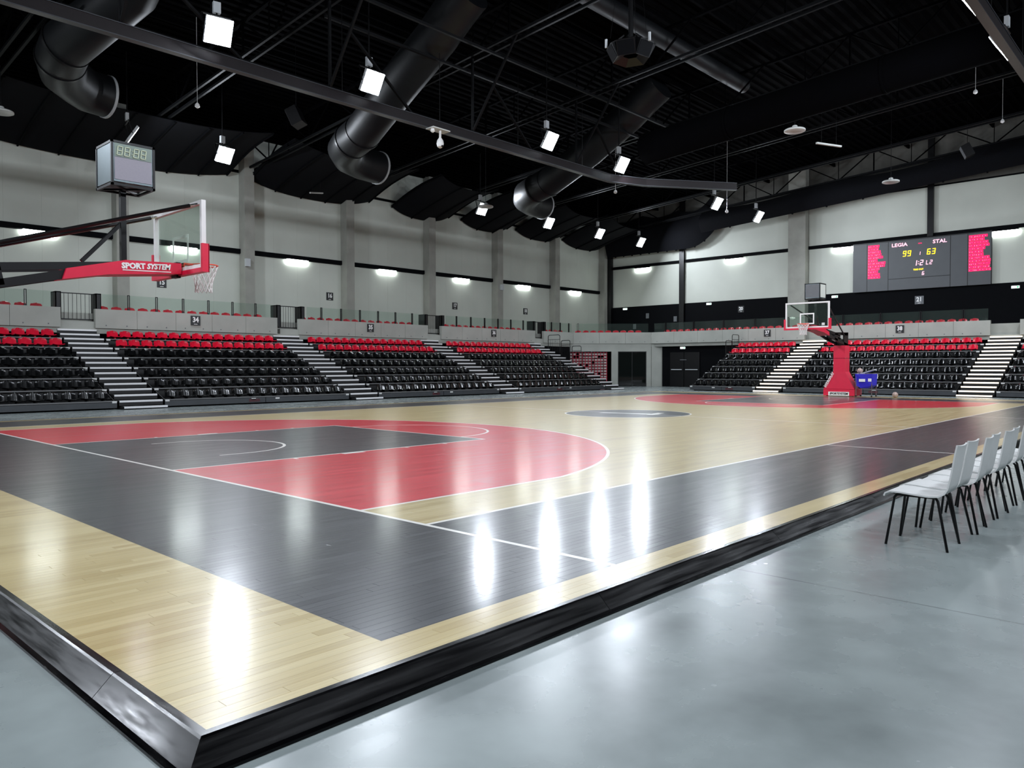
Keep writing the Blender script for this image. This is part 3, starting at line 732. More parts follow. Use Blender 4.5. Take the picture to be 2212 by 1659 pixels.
# ================================================================== BASKETS
def basket(far, label):
    T = (lambda x, y, z: Vector((28-x, 15-y, z))) if far else (lambda x, y, z: Vector((x, y, z)))
    t = thing('basketball_stand', T(-2.7, 7.5, 0), label, 'basketball hoop', 'basketball stands')
    def bx(mb, x0, x1, y0, y1, z0, z1):
        p, q = T(x0,y0,z0), T(x1,y1,z1); return mb.box(min(p.x,q.x), max(p.x,q.x), min(p.y,q.y), max(p.y,q.y), z0, z1)
    def poly(pts, y0, y1): return MB().prism([T(x, y0, z) for x, z in pts], T(0,y0,0), T(0,y1,0))
    # backboard
    bb = bx(MB(), 1.178, 1.19, 6.63, 8.37, 2.93, 3.92).build('backboard', M_board, t)
    fb = MB()
    bx(fb, 1.13, 1.2, 6.6, 6.66, 2.9, 3.95); bx(fb, 1.13, 1.2, 8.34, 8.4, 2.9, 3.95); bx(fb, 1.13, 1.2, 6.66, 8.34, 3.89, 3.95); bx(fb, 1.13, 1.2, 6.66, 8.34, 2.9, 2.96)
    fb.build('board_frame', M_white, bb)
    tg = MB(); yc = 7.5
    bx(tg, 1.191, 1.196, yc-.295, yc-.245, 3.05, 3.5); bx(tg, 1.191, 1.196, yc+.245, yc+.295, 3.05, 3.5); bx(tg, 1.191, 1.196, yc-.245, yc+.245, 3.45, 3.5); bx(tg, 1.191, 1.196, yc-.245, yc+.245, 3.05, 3.1)
    tg.build('target_square', M_whitet, bb)
    pd = MB()
    bx(pd, 1.11, 1.22, 6.545, 6.6, 2.83, 3.27); bx(pd, 1.11, 1.22, 8.4, 8.455, 2.83, 3.27); bx(pd, 1.11, 1.22, 6.6, 8.4, 2.83, 2.9)
    bx(pd, 1.21, 1.225, 6.545, 6.62, 2.83, 3.27); bx(pd, 1.21, 1.225, 8.38, 8.455, 2.83, 3.27)
    pd.build('edge_padding', M_red, bb)
    if far:
        bx(MB(), 1.192, 1.197, 8.1, 8.22, 2.99, 3.09).build('maker_plate', M_mark, bb)
    # ring and net
    rg = MB().tube([T(1.575+.228*math.cos(a), 7.5+.228*math.sin(a), 3.05) for a in [2*PI*k/28 for k in range(29)]], .011, 8, False).build('ring', M_reds, t, True)
    bk = MB(); bx(bk, 1.2, 1.36, 7.41, 7.59, 3.03, 3.055); bx(bk, 1.2, 1.215, 7.4, 7.6, 2.93, 3.06); bk.bar(T(1.21,7.43,2.95), T(1.38,7.44,3.03), .015, .015).bar(T(1.21,7.57,2.95), T(1.38,7.56,3.03), .015, .015); bk.build('ring_bracket', M_reds, rg)
    nt_ = MB(); N = 12
    rz_ = [(.226,3.04),(.2,2.95),(.165,2.86),(.14,2.77),(.13,2.68),(.135,2.6)]
    for k in range(N):
        for sg in (1,-1):
            nt_.tube([T(1.575+r*math.cos(2*PI*(k+sg*.5*i)/N), 7.5+r*math.sin(2*PI*(k+sg*.5*i)/N), z) for i, (r, z) in enumerate(rz_)], .0075, 5)
    nt_.build('net', M_net, rg)
    # boom: padded head, twin plates with cut-outs
    poly([(-.62,2.63),(-.57,2.79),(.25,2.99),(1.1,3.02),(1.1,2.85),(0,2.75)], 7.26, 7.74).build('boom_padding', M_red, t)
    bx(MB(), 1.08, 1.15, 7.4, 7.6, 2.8, 3.05).build('board_mount', M_leg, t)
    if not far:
        lettering('SPORT', (.36,7.254,2.905), .118, M_whitet, t, (PI/2,-.05,0), bold=.006, name='lettering', sx=.98)
        lettering('SYSTEM', (.735,7.254,2.925), .114, M_whitet, t, (PI/2,-.05,0), bold=.005, shear=.25, name='lettering', sx=.92)
        MB().prism([(.2,7.259,2.828),(.93,7.259,2.855),(.93,7.259,2.868),(.2,7.259,2.842)], (0,0,0), (0,-.006,0)).build('lettering_underline', M_whitet, t)
    else:
        poly([(.15,2.9),(.5,2.93),(.5,2.99),(.3,2.985)], 7.695, 7.70).build('boom_decal', M_whitet, t)
    for ya, yb in ((7.31,7.35),(7.65,7.69)):
        b = MB()
        for pts in ([(.25,2.86),(.25,2.97),(-1.4,2.80),(-2.95,2.84),(-2.95,2.70),(-1.4,2.69)], [(-.4,2.68),(-.4,2.82),(-1.4,2.57),(-2.95,2.32),(-2.95,2.2),(-1.4,2.45)],
                    [(-1.33,2.5),(-1.38,2.75),(-1.75,2.76),(-1.68,2.42)], [(-2.45,2.25),(-2.4,2.78),(-2.95,2.84),(-2.95,2.2)]):
            q = MB().prism([T(x, ya, z) for x, z in pts], T(0,ya,0), T(0,yb,0)); b.add(q.v, q.f)
        b.build('boom_arm', M_blackg, t)
    b = MB(); bx(b, -1.7, -1.4, 7.35, 7.65, 2.5, 2.72); b.build('cross_plate', M_blackg, t)
    for s in (-1, 1):
        b = MB().cyl(T(1.02, 7.5+s*.74, 3.86), T(-2.9, 7.5+s*.12, 2.56), .03, 8).build('tie_rod', M_leg, t)
        MB().cyl(T(1.14, 7.5+s*.76, 3.9), T(.95, 7.5+s*.735, 3.835), .018, 8).build('rod_end', M_chrome, b)
    # tower and base, padded red
    fx = -2.4
    tw = poly([(fx,1.09),(fx,2.25),(fx-.55,2.25),(fx-.55,1.09)], 7.25, 7.75); tw.build('tower_padding', M_red, t)
    bx(MB(), fx, fx-.56, 7.245, 7.755, 1.68, 1.695).build('padding_seam', M_blackg, t)
    vs = [T(x,y,z) for x, hw, z in ((fx,.25,1.09),(fx-.55,.25,1.09),(fx-.55,.67,.32),(fx+.02,.67,.32)) for y in (7.5-hw, 7.5+hw)]
    MB().add(vs, [(0,1,3,2),(2,3,5,4),(4,5,7,6),(6,7,1,0),(0,2,4,6),(1,7,5,3)]).build('flared_padding', M_red, t)
    ba = bx(MB(), fx+.03, fx-.88, 6.83, 8.17, .03, .31).build('base_padding', M_red, t)
    for xx in (fx-.12, fx-.5):
        for yy in (6.95, 8.05): MB().cyl(T(xx,yy-.03,.04), T(xx,yy+.03,.04), .04, 10).build('castor', M_leg, ba)
    MB().bar(T(fx-.57,7.42,2.2), T(fx-1.25,7.42,1.0), .05, .05).build('rear_strut', M_blackg, t); MB().bar(T(fx-1.25,7.42,1.0), T(fx-.85,7.42,.3), .05, .05).build('rear_strut', M_blackg, t); MB().bar(T(fx-.57,7.58,2.2), T(fx-1.25,7.58,1.0), .05, .05).build('rear_strut', M_blackg, t); MB().bar(T(fx-1.25,7.58,1.0), T(fx-.85,7.58,.3), .05, .05).build('rear_strut', M_blackg, t)
    bx(MB(), fx-.05, fx-.5, 7.36, 7.64, 2.25, 2.5).build('tower_head', M_blackg, t)
    if far:
        lettering('HYDROPLAY', (28-fx-.036, 7.92, .72), .16, M_whitet, t, (PI/2+.0, -math.atan2(.77,.42), -PI/2), bold=.006, shear=.2, name='lettering', sx=.8)
        p = bx(MB(), fx+.032, fx+.038, 7.05, 7.95, .03, .2).build('name_plate', M_whitet, ba)
        lettering('SPORTSYSTEM', (28-fx-.042, 7.5, .115), .13, M_signb, t, FACE_X, bold=.004, shear=.2, name='lettering', sx=.95)
    # shot clock on its pole
    pl = MB(); bx(pl, .26, .34, 7.46, 7.54, 3.0, 4.08); pl.build('clock_pole', M_leg, t)
    MB().bar(T(-.32,7.42,2.93), T(.28,7.5,3.58), .05, .05).build('pole_brace', M_leg, t)
    x0, x1, y0, y1, z0, z1 = .03, .67, 7.18, 7.82, 4.09, 4.76; e = .035
    ck = MB(); bx(ck, x0+.01, x1-.01, y0+.01, y1-.01, z0+.06, z1-.005); ck = ck.build('shot_clock', M_clk, t)
    fr = MB()
    for xa in (x0, x1-e):
        for ya in (y0, y1-e): bx(fr, xa, xa+e, ya, ya+e, z0, z1)
    for za in (z0, z1-e):
        for ya in (y0, y1-e): bx(fr, x0, x1, ya, ya+e, za, za+e)
        for xa in (x0, x1-e): bx(fr, xa, xa+e, y0, y1, za, za+e)
    fr.bar(T(x0+.02,y0+.02,z0+.02), T(x1-.02,y1-.02,z0+.02), .03, .03).bar(T(x0+.02,y1-.02,z0+.02), T(x1-.02,y0+.02,z0+.02), .03, .03)
    fr.build('clock_frame', M_leg, ck)
    if not far:
        bx(MB(), x0+.05, x1-.05, y0+.002, y0+.012, z1-.24, z1-.04).build('timer_face', M_scrg, ck)
        bx(MB(), x0+.05, x1-.05, y0+.002, y0+.012, z0+.09, z1-.245).build('shot_face', M_scrl, ck)
        seg_digits('88:88', (x0+.075, y0+.001, z1-.22), .14, M_seg, ck, (1,0,0), th=.011)
    else:
        bx(MB(), x0+.05, x1-.05, y1-.012, y1-.002, z0+.09, z1-.05).build('shot_face', M_wall, ck)
        bx(MB(), x1-.012, x1-.002, y0+.05, y1-.05, z0+.09, z1-.05).build('shot_face', M_signg, ck)
    return t
basket(False, 'portable basketball stand with red SPORT SYSTEM boom, cut by the picture edge')
basket(True, 'portable basketball stand with red padded tower in front of the end stand')

# ================================================================== SCOREBOARD
sb = thing('scoreboard', (WX-.2, 8.9, 6.05), 'large grey electronic scoreboard reading LEGIA - STAL on the end wall', 'scoreboard')
sx = WX-.22
cuts = [12.72, 11.84, 10.57, 7.09, 6.18, 4.98]
for i in range(5):
    pn = box('panel', M_scr, sb, sx, WX-.05, cuts[i+1]+.02, cuts[i]-.02, 6.07, 9.1)
    if i == 2: box('panel_seam', M_signb, pn, sx-.006, sx, cuts[3]+.02, cuts[2]-.02, 6.74, 6.78)
    box('panel_gap', M_signb, pn, sx-.004, WX-.06, cuts[i+1]-.02, cuts[i+1]+.02, 6.07, 9.1)
box('top_bar', M_signb, sb, sx-.02, WX-.05, 4.95, 12.72, 9.1, 9.16)
tx = sx-.012
def led_rows(y0, ztop, zbot, lens, nm):
    n = len(lens); h = (ztop-zbot)/n
    for i, L in enumerate(lens):
        b = MB(); y = y0; z = ztop - h*(i+.5)
        while y > y0-L:
            wd = random.choice([.035,.05,.065]); b.box(tx, sx, max(y-wd, y0-L), y, z-h*.42, z+h*.42); y -= wd + random.choice([.006,.012])
        b.build('led_text_row', M_ledr, sb)
        d = MB(); y = y0-.05
        while y < y0 and y > y0-L+.05:
            d.box(tx-.004, tx, y-.014, y, z-h*.2+random.uniform(-.03,.03), z+h*.05); y -= random.uniform(.07,.2)
        d.build('led_sparkle', M_ledw, sb)
led_rows(11.78, 9.0, 6.86, [.68,.64,.76,.8,.9,.58,1.05,1.02,.7,.62,.72,.74], 'a')
led_rows(6.13, 9.0, 6.86, [.95,.8,1.0,1.06,.84,.74,.76,1.06,1.12,1.1,1.08,1.14], 'b')
lettering('LEGIA', (tx, 9.92, 8.84), .3, M_ledw, sb, FACE_X, bold=.006, name='team_name', sx=1.15)
lettering('STAL', (tx, 7.67, 8.84), .3, M_ledw, sb, FACE_X, bold=.006, name='team_name', sx=1.15)
box('dash', M_ledr, sb, tx, sx, 8.65, 8.85, 8.81, 8.85)
seg_digits('99', (sx, 9.74, 8.1), .35, M_ledy, sb, (0,-1,0), 'score_digits'); seg_digits('63', (sx, 8.38, 8.1), .35, M_ledy, sb, (0,-1,0), 'score_digits')
seg_digits('1', (sx, 8.85, 8.12), .2, M_ledw, sb, (0,-1,0), 'period_digit')
seg_digits('1:2', (sx, 9.12, 7.48), .33, M_ledw, sb, (0,-1,0), 'clock_digits'); seg_digits('L2', (sx, 8.42, 7.5), .26, M_ledw, sb, (0,-1,0), 'clock_digits')
lettering('TIME OUT', (tx, 8.83, 7.24), .125, M_ledy, sb, FACE_X, bold=.006, name='timeout_caption')
seg_digits('6', (sx, 8.64, 6.88), .22, M_ledw, sb, (0,-1,0), 'timeout_digit')

# ================================================================== CHAIRS AND TABLE
def chair_proto():
    t = bpy.data.objects.new('side_chair', None); COL.objects.link(t); ORIG[t.name] = Vector((0,0,0))
    prof = [(.235,.395),(.225,.42),(.19,.436),(.1,.434),(0,.425),(-.1,.42),(-.16,.425),(-.2,.448),(-.222,.49),(-.235,.55),(-.25,.63),(-.262,.71),(-.275,.79),(-.285,.84)]
    k = len(prof)
    def fn(u, v):
        x = v*(k-1); i = min(int(x), k-2); f_ = x-i; y = prof[i][0]*(1-f_)+prof[i+1][0]*f_; z = prof[i][1]*(1-f_)+prof[i+1][1]*f_
        s = 2*u-1; wd = .2 if v < .38 else (.162 if v > .6 else .2-.038*(v-.38)/.22)
        dip = -.008*(1-s*s) if v > .97 else 0
        return (s*wd, y + (-.012*(1-s*s) if v > .6 else 0), z + dip)
    MB().sheet(fn, 8, 26, .012).build('seat_shell', M_shell, t, True)
    for sx_ in (-1, 1):
        for (y0, y1) in ((.13,.215),(-.12,-.235)):
            x0 = sx_*.15; x1 = sx_*.2
            MB().tube([(x0*.9,y0*.9,.412),(x0,y0+ (.02 if y0>0 else -.02),.405),(x0+sx_*.008,y0+(.035 if y0>0 else -.035),.385),(x1,y1,0)], .0105, 8).build('leg', M_leg, t, True)
    MB().box(-.14,-.12,-.12,.14,.398,.412).build('seat_rail', M_leg, t); MB().box(.12,.14,-.12,.14,.398,.412).build('seat_rail', M_leg, t)
    return t
cp = chair_proto()
offs = [0,.47,.88,1.32,1.82,2.3,2.74,3.2,3.66,4.1]
for i, dx in enumerate(offs):
    o = cp if i == 0 else copy_tree(cp)
    o.location = (2.56+dx, -3.235 + [0,.015,-.02,.01,-.01,.02,0,.01,-.01,0][i], ZC); o.rotation_euler = (0,0, math.radians([1,-1.5,2,0,-2,1,0,1,-1,0][i]))
    tag(o, f'pale grey shell chair with black tube legs, {ordw(i)} in the courtside row' if i else 'pale grey shell chair with black legs, foremost of the courtside row', 'chair', 'courtside chairs')
tb = thing('scorer_table', (13.2,-2.95,ZC), 'white-topped table with black legs beyond the chairs at the picture edge', 'table')
box('table_top', M_white, tb, 11.4, 15.0, -3.3, -2.62, .62, .66)
for xx in (11.5, 13.2, 14.9):
    for yy in (-3.22, -2.7): box('leg', M_leg, tb, xx-.025, xx+.025, yy-.025, yy+.025, ZC, .62)
box('front_panel', M_black, tb, 11.45, 14.95, -2.66, -2.64, .1, .6)

# ================================================================== BALL CART, BALL
ct = thing('ball_cart', (30.65,6.44,0), 'blue fabric ball cart on chrome legs beside the far basket', 'cart')
cx0, cx1, cy0, cy1 = 30.34, 30.98, 6.08, 6.79
b = MB(); b.prism([(cx0,cy0,1.0),(cx0,cy1,1.0),(cx0+.02,cy1-.02,.5),(cx0+.1,cy1-.2,.38),(cx0+.1,cy0+.2,.38),(cx0+.02,cy0+.02,.5)], (0,0,0), (cx1-cx0,0,0)); bag = b.build('fabric_bag', M_blue, ct)
MB().box(cx0-.006, cx0, cy1-.42, cy1-.16, .66, .78).build('white_patch', M_whitet, bag); MB().box(cx0-.006, cx0, cy0+.03, cy0+.17, .67, .8).build('white_patch', M_whitet, bag)
for xx in (cx0+.03, cx1-.03):
    for yy in (cy0+.03, cy1-.03):
        lg = MB().cyl((xx,yy,.06),(xx,yy,1.0),.017,8).build('leg', M_chrome, ct); MB().cyl((xx-.012,yy,.036),(xx+.012,yy,.036),.036,10).build('castor', M_leg, lg)
MB().tube([(cx0+.03,cy0+.03,1.0),(cx0+.03,cy1-.03,1.0),(cx1-.03,cy1-.03,1.0),(cx1-.03,cy0+.03,1.0),(cx0+.03,cy0+.03,1.0)], .017, 8).build('top_rail', M_chrome, ct)
o = MB().cbox((30.62,6.34,1.09), (.3,.62,.05), Matrix.Rotation(.32, 3, 'X').inverted()).build('seat_pad', M_grey, None, loc=(30.62,6.34,1.0)); tag(o, 'grey padded board lying across the blue ball cart', 'pad')
def ball(c, label):
    b = MB(); prof = [(.12*math.sin(PI*i/14)+1e-4, -.12*math.cos(PI*i/14)) for i in range(15)]
    b.lathe(c, prof, 22); o = b.build('basketball', M_ball, None, True, loc=(c[0],c[1],c[2]-.12)); tag(o, label, 'ball', 'basketballs')
    for k, (ax, rr) in enumerate((('z',.1205),('x',.1205),('y',.1205))):
        pts = []
        for i in range(25):
            a = 2*PI*i/24; u, v = rr*math.cos(a), rr*math.sin(a)
            pts.append((c[0]+u,c[1]+v,c[2]) if ax == 'z' else ((c[0],c[1]+u,c[2]+v) if ax == 'x' else (c[0]+u,c[1],c[2]+v)))
        s = MB().tube(pts, .003, 5, False).mesh('seam', True, off=ORIG[o.name]); s.materials.append(M_leg); q = bpy.data.objects.new('seam', s); link(q, o)
M_ball = mat('ball_leather', (196,170,160), .5, var=.35, scale=7)
ball((30.5,5.2,.12), 'pale basketball lying on the court right of the blue cart')
ball((30.55,6.66,1.13), 'white and red basketball resting on top of the blue cart')

# ================================================================== CORNER UNDER THE BALCONY
P0, P1_ = Vector((38.5,28.9,0)), Vector((42.2,24.8,0)); cd = (P1_-P0).normalized(); cn = Vector((-cd.y, cd.x, 0)); CL = (P1_-P0).length
def chm(mb, s0, s1, z0, z1, d0, d1):
    pts = [P0+cd*s0+cn*d0+Vector((0,0,z0)), P0+cd*s1+cn*d0+Vector((0,0,z0)), P0+cd*s1+cn*d0+Vector((0,0,z1)), P0+cd*s0+cn*d0+Vector((0,0,z1))]
    return mb.prism(pts, (0,0,0), cn*(d1-d0))
b = MB(); chm(b, -.6, CL, 2.38, 2.93, .05, .25); chm(b, 2.71, 3.17, ZC, 2.38, .05, .25); chm(b, 5.19, CL, ZC, 2.38, .05, .25)
b.prism([(42.2+.03,24.8,ZC),(42.75,24.16,ZC),(42.95,24.16,ZC),(42.4,24.9,ZC)], (0,0,0), (0,0,3.0))
o = b.build('wall_corner', M_par); tag(o, 'grey concrete corner wall with openings under the diagonal balcony', 'wall', kind='structure')
d1 = thing('door_1', P0+cd*4.18+Vector((0,0,ZC)), 'dark glass door in the grey corner wall under the diagonal balcony', 'door', kind='structure')
chm(MB(), 3.2, 5.16, ZC+.02, 2.36, .12, .135).build('glass_pane', M_glassd, d1)
b = MB(); chm(b, 3.17, 3.22, ZC, 2.38, .1, .16); chm(b, 5.14, 5.19, ZC, 2.38, .1, .16); chm(b, 3.17, 5.19, 2.33, 2.38, .1, .16); chm(b, 4.16, 4.2, ZC, 2.38, .1, .16); b.build('door_frame', M_blackg, d1)
o = MB().box(NX, 38.4, 29.13, 29.3, ZC, 2.72).build('wall_understand_long', M_black); tag(o, 'black wall below the balcony behind the long stand', 'wall', kind='structure')
o = MB().box(42.62, 42.72, NY, 24.16, ZC, 2.72).build('wall_understand_end', M_black); tag(o, 'black wall below the balcony behind the end stand', 'wall', kind='structure')
b = MB(); b.prism([P0+cn*3.2+Vector((0,0,ZC)), P1_+cn*3.2+Vector((0,0,ZC)), P1_+cn*3.2+Vector((0,0,2.7)), P0+cn*3.2+Vector((0,0,2.7))], (0,0,0), cn*.1)
o = b.build('wall_understand', M_black); tag(o, 'black wall deep behind the glass door in the corner', 'wall', kind='structure')
d2 = thing('door_2', (42.6,22.4,ZC), 'black double door with two push bars beside the end stand', 'door', kind='structure')
for i, (ya, yb) in enumerate(((23.5,22.42),(22.38,21.2))):
    lf = box('door_leaf', M_blackg, d2, 42.57, 42.615, yb, ya, ZC+.02, 2.3); box('push_bar', M_grey, lf, 42.5, 42.56, yb+.12, ya-.12, 1.07, 1.13)
MB().box(42.55,42.6,22.2,22.7,1.75,1.8).build('closer', M_signg, d2)
# red mesh storage cage with pale cartons
cg = thing('storage_cage', P0+cd*1.0+Vector((0,0,ZC)), 'red wire storage cage full of white cartons beside the long stand', 'cage')
for s in [-.45+.22*i for i in range(14)]: chm(MB(), s-.012, s+.012, ZC, 2.36, .3, .325).build('upright_wire', M_red, cg)
for z in [.1+.2*i for i in range(12)]: chm(MB(), -.5, 2.4, z, z+.02, .295, .33).build('cross_wire', M_red, cg)
b = MB()
for i in range(13):
    for j in range(11):
        if random.random() < .1: continue
        s = -.44+.22*i; z = .1+.2*j; chm(b, s+.03, s+.19, z+.03, z+.15, .42, .6)
q = b.build('cartons', M_box, cg); q['kind'] = 'stuff'
# stair-end guard hoops
def guard(c, half, zt, h, ax, label):
    t = thing('guard_hoop', (c[0], c[1], zt-h), label, 'railing', 'black guard hoops'); A = Vector(ax); C = Vector((c[0],c[1],0)); r = .1
    pts = [C-A*half+Vector((0,0,zt-h)), C-A*half+Vector((0,0,zt-r)), C-A*(half-r*.3)+Vector((0,0,zt-r*.3)), C-A*(half-r)+Vector((0,0,zt)), C+A*(half-r)+Vector((0,0,zt)), C+A*(half-r*.3)+Vector((0,0,zt-r*.3)), C+A*half+Vector((0,0,zt-r)), C+A*half+Vector((0,0,zt-h))]
    MB().tube(pts, .022, 8).build('hoop', M_leg, t, True)
    MB().cyl(C-A*half+Vector((0,0,zt-.3)), C+A*half+Vector((0,0,zt-.3)), .014, 6).build('mid_rail', M_leg, t)
    for i in range(1, 6):
        p = C + A*(half*(2*i/6-1)); MB().cyl(p+Vector((0,0,zt-h)), p+Vector((0,0,zt-.3)), .009, 6).build('bar', M_leg, t)
for i, (yc, zt) in enumerate(((27.75,3.42),(26.76,3.04),(25.84,2.65),(24.95,2.27),(24.06,1.87))):
    guard((34.98,yc), .5 if i == 0 else .37, zt, 1.2 if i == 0 else 1.25, (0,1,0), f'black tubular guard hoop at the end of the long stand, {ordw(i)} from the top')
guard((41.6,18.08), .45, 3.35, 1.2, (1,0,0), 'black guard hoop at the top end of the end stand'); guard((40.7,18.08), .4, 2.95, 1.2, (1,0,0), 'black guard hoop one step below the top of the end stand')
# under-balcony exit light and wall exit signs
def exit_sign(p, facing, label, wd=.34, green=False):
    t = thing('exit_sign', p, label, 'exit sign', 'lit exit signs'); x, y, z = p
    MB().box(x-.05, x, y-wd/2, y+wd/2, z-.08, z+.08).build('housing', M_grey, t); MB().box(x-.056, x-.05, y-wd/2+.02, y+wd/2-.02, z-.065, z+.065).build('lit_face', M_exit, t)
    MB().box(x-.06, x-.056, y-wd/2+.05, y-wd/2+.14, z-.045, z+.045).build('green_pictogram', M_exitg, t)
for p, l in (((WX-.03,23.05,5.94),'small lit exit sign on the black band near number 20'), ((WX-.03,30.51,5.94),'small lit exit sign on the black band by the hall corner'), ((WX-.03,13.9,5.9),'small lit exit sign under the scoreboard edge by the column'),
             ((WX-.03,3.8,5.82),'green-white exit sign at the picture edge below the scoreboard'), ((42.62,22.5,2.6),'lit exit sign over the black double door')): exit_sign(p, 'x', l, .42)
for i, (p) in enumerate(((WX-.05,28.4,5.3),(WX-.05,29.6,4.5),(WX-.05,25.9,4.95))):
    o = MB().box(p[0]-.02, p[0], p[1]-.14, p[1]+.14, p[2]-.2, p[2]+.2).build('wall_notice', M_signg, None, loc=p); tag(o, ['pale notice high on the black wall near the corner','low pale notice on the black wall near the corner','small grey plate on the black wall before number 20'][i], 'notice')
# distribution boxes on the columns
for i, (xx, z) in enumerate(((15.5,6.72),(34.5,6.85))):
    o = MB().box(xx-.2, xx+.04, WY-.78, WY-.6, z-.2, z+.2).build('junction_box', M_grey, None, loc=(xx,WY-.6,z)); tag(o, ['grey junction box on the column right of the near backboard','grey junction box on the column near number 18'][i], 'box')

# ================================================================== ROOF STRUCTURE
M_chord = mat('dark_steel_chord', (7,8,10), .6, var=.15, scale=4, spec=.12)
def truss(xc, y0, y1, n, label, split):
    t = thing('roof_truss', (xc, y0, deckz(y0)-1.75), label, 'truss', 'roof trusses', 'structure')
    top = lambda y: deckz(y)-.32; bot = lambda y: deckz(y)-1.72
    MB().bar((xc,y0,top(y0)),(xc,y1,top(y1)),.14,.1).build('top_chord', M_ceil, t); bc = MB()
    for o_ in (-.2, .2): bc.bar((xc+o_,y0,bot(y0)),(xc+o_,y1,bot(y1)),.09,.1)
    bc.build('bottom_chord', M_chord, t)
    st = (y1-y0)/n; web = MB()
    for i in range(n):
        a, m, e = y0+st*i, y0+st*(i+.5), y0+st*(i+1)
        mem = [((xc,a,top(a)),(xc,m,bot(m)),.06), ((xc,m,bot(m)),(xc,e,top(e)),.06), ((xc,m,bot(m)),(xc,m,top(m)),.035)] + ([((xc,a,bot(a)),(xc,a,top(a)),.07)] if i % 2 == 0 else [])
        for p, q, wdt in mem:
            if split: MB().bar(p, q, wdt, wdt).build('web_member', M_ceil, t)
            else: web.bar(p, q, wdt, wdt)
    if not split: web.build('web', M_ceil, t)
for i, xc in enumerate((-15.4,-9.15,-2.9,3.35,9.6,15.85,22.1,28.4,34.6,40.9)): truss(xc, NY+.2, WY-.3, 13, f'black steel roof truss spanning the hall, {ordw(i)} from the near end', False)
truss(45.5, -6, WY-.5, 9, 'black steel lattice truss in front of the end wall', True)
for i, yp in enumerate([-13,-8.5,-4,.5,5,9.5,14,18.5,23,27.5]):
    o = MB().bar((NX,yp,deckz(yp)-.18),(WX,yp,deckz(yp)-.18),.1,.22).build('purlin', M_ceil, None, loc=(NX,yp,deckz(yp))); tag(o, f'black steel purlin under the roof deck, {ordw(i)} from the camera side', 'beam', 'roof purlins', 'structure')
# diagonal wind braces
nbr = 0
for xc in (3.35,9.6,15.85,22.1):
    for a, e in (((xc,13.5,13.1),(xc,15.75,10.14)), ((xc,14.7,11.6),(xc+3.3,15.75,10.14)), ((xc,15.75,12.9),(xc,15.75,10.14))):
        o = MB().bar(a, e, .075, .075).build('track_strut', M_chord, None, loc=a); tag(o, f'thin dark steel strut from roof truss to curtain track, {ordw(nbr)} of the set', 'strut', 'track struts', 'structure'); nbr += 1
for i, (yl, zl, xa, xb) in enumerate(((14.2,12.5,9.6,28.4),(16.0,12.45,9.6,28.4),(20.4,12.1,3.35,28.4)   )):
    o = MB().bar((xa,yl,zl),(xb,yl,zl),.1,.08).build('tie_beam', M_chord, None, loc=(xa,yl,zl)); tag(o, f'dark lengthwise steel tie between the roof trusses, {ordw(i)} of the set', 'beam', 'roof ties', 'structure')
# supply ducts with elbows over the long stand
for i, x0 in enumerate((4.2,15.25,27.4)):
    pts = [(x0,14.3,14.35),(x0,15.0,13.95),(x0,16,13.3),(x0,18.3,12.1),(x0,21.8,11.25),(x0+.12,22.8,11.08),(x0+.5,23.8,11.0),(x0+1.2,24.5,10.95),(x0+2.1,24.85,10.92),(x0+3.2,24.95,10.9)]
    pts = [(x + ((.7 if i == 0 else -.9) if k < 4 else 0), y, z) for k, (x, y, z) in enumerate(pts)]
    if i == 0: pts = [(x - (.9 if k == 9 else .5 if k == 8 else 0), y + .8, z + .55) for k, (x, y, z) in enumerate(pts)]
    t = thing('air_duct', pts[-1], ['large round black air duct with elbow above the near basket', 'large round black air duct with elbow behind the second floodlight', 'large round black air duct with elbow over block 36'][i], 'duct', 'round air ducts')
    MB().tube(pts, .76, 28).build('duct_tube', M_ceilg, t, True)
    for k in (4, 5, 9):
        a = Vector(pts[k]); d = (Vector(pts[k])-Vector(pts[k-1])).normalized(); MB().tube([a-d*.05, a+d*.05], .79, 28).build('flange', M_blackg if k < 9 else M_grey, t, True)
t = thing('air_duct', (25,1,11.4), 'very large black duct crossing the hall above the near sideline', 'duct', 'round air ducts')
MB().tube([(25,y,12.05-.0736*y) for y in (-14,-7,0,7,14.1)], .66, 28).build('duct_tube', M_ceil, t, True)
for y in (-8,-2,4,10): MB().tube([(25,y-.04,12.05-.0736*y),(25,y+.04,12.05-.0736*y)], .685, 28).build('flange', M_ceil, t, True)
t = thing('air_duct', (18,10,13.2), 'slim grey-black duct running lengthwise under the roof deck', 'duct', 'round air ducts')
MB().tube([(6,11.4,14.25),(20,11.4,14.25),(29,11.4,14.25)], .33, 20).build('duct_tube', M_ceilg, t, True)
# ring-shaped curtain track
def track(path, label):
    t = thing('curtain_track', path[0], label, 'rail', 'curtain tracks')
    for i in range(len(path)-1):
        a, e = Vector(path[i]), Vector(path[i+1]); MB().bar(a, e, .16, .3).build('track_beam', M_track, t)
        MB().bar(a-Vector((0,0,.165)), e-Vector((0,0,.165)), .22, .025).build('lower_lip', M_lip, t); MB().bar(a+Vector((0,0,.165)), e+Vector((0,0,.165)), .2, .025).build('upper_lip', M_lip, t)
    L = 0
    for i in range(len(path)-1):
        a, e = Vector(path[i]), Vector(path[i+1])
        if (e-a).length > 8:
            n = int((e-a).length/4)
            for k in range(n): p = a.lerp(e, (k+.5)/n); MB().cyl(p, p+Vector((0,0,deckz(p.y)-1.7-p.z)), .012, 6).build('hanger', M_leg, t)
track([(-10,15.75,9.95),(8,15.78,9.95),(24.6,15.75,9.95),(26.4,15.0,9.95),(30.1,12.3,9.95)], 'long dark red curtain track hanging over the far sideline')
track([(-10,-.62,9.95),(8,-.62,9.95),(40,-.62,9.95)], 'dark red curtain track over the near sideline at the upper picture corner')
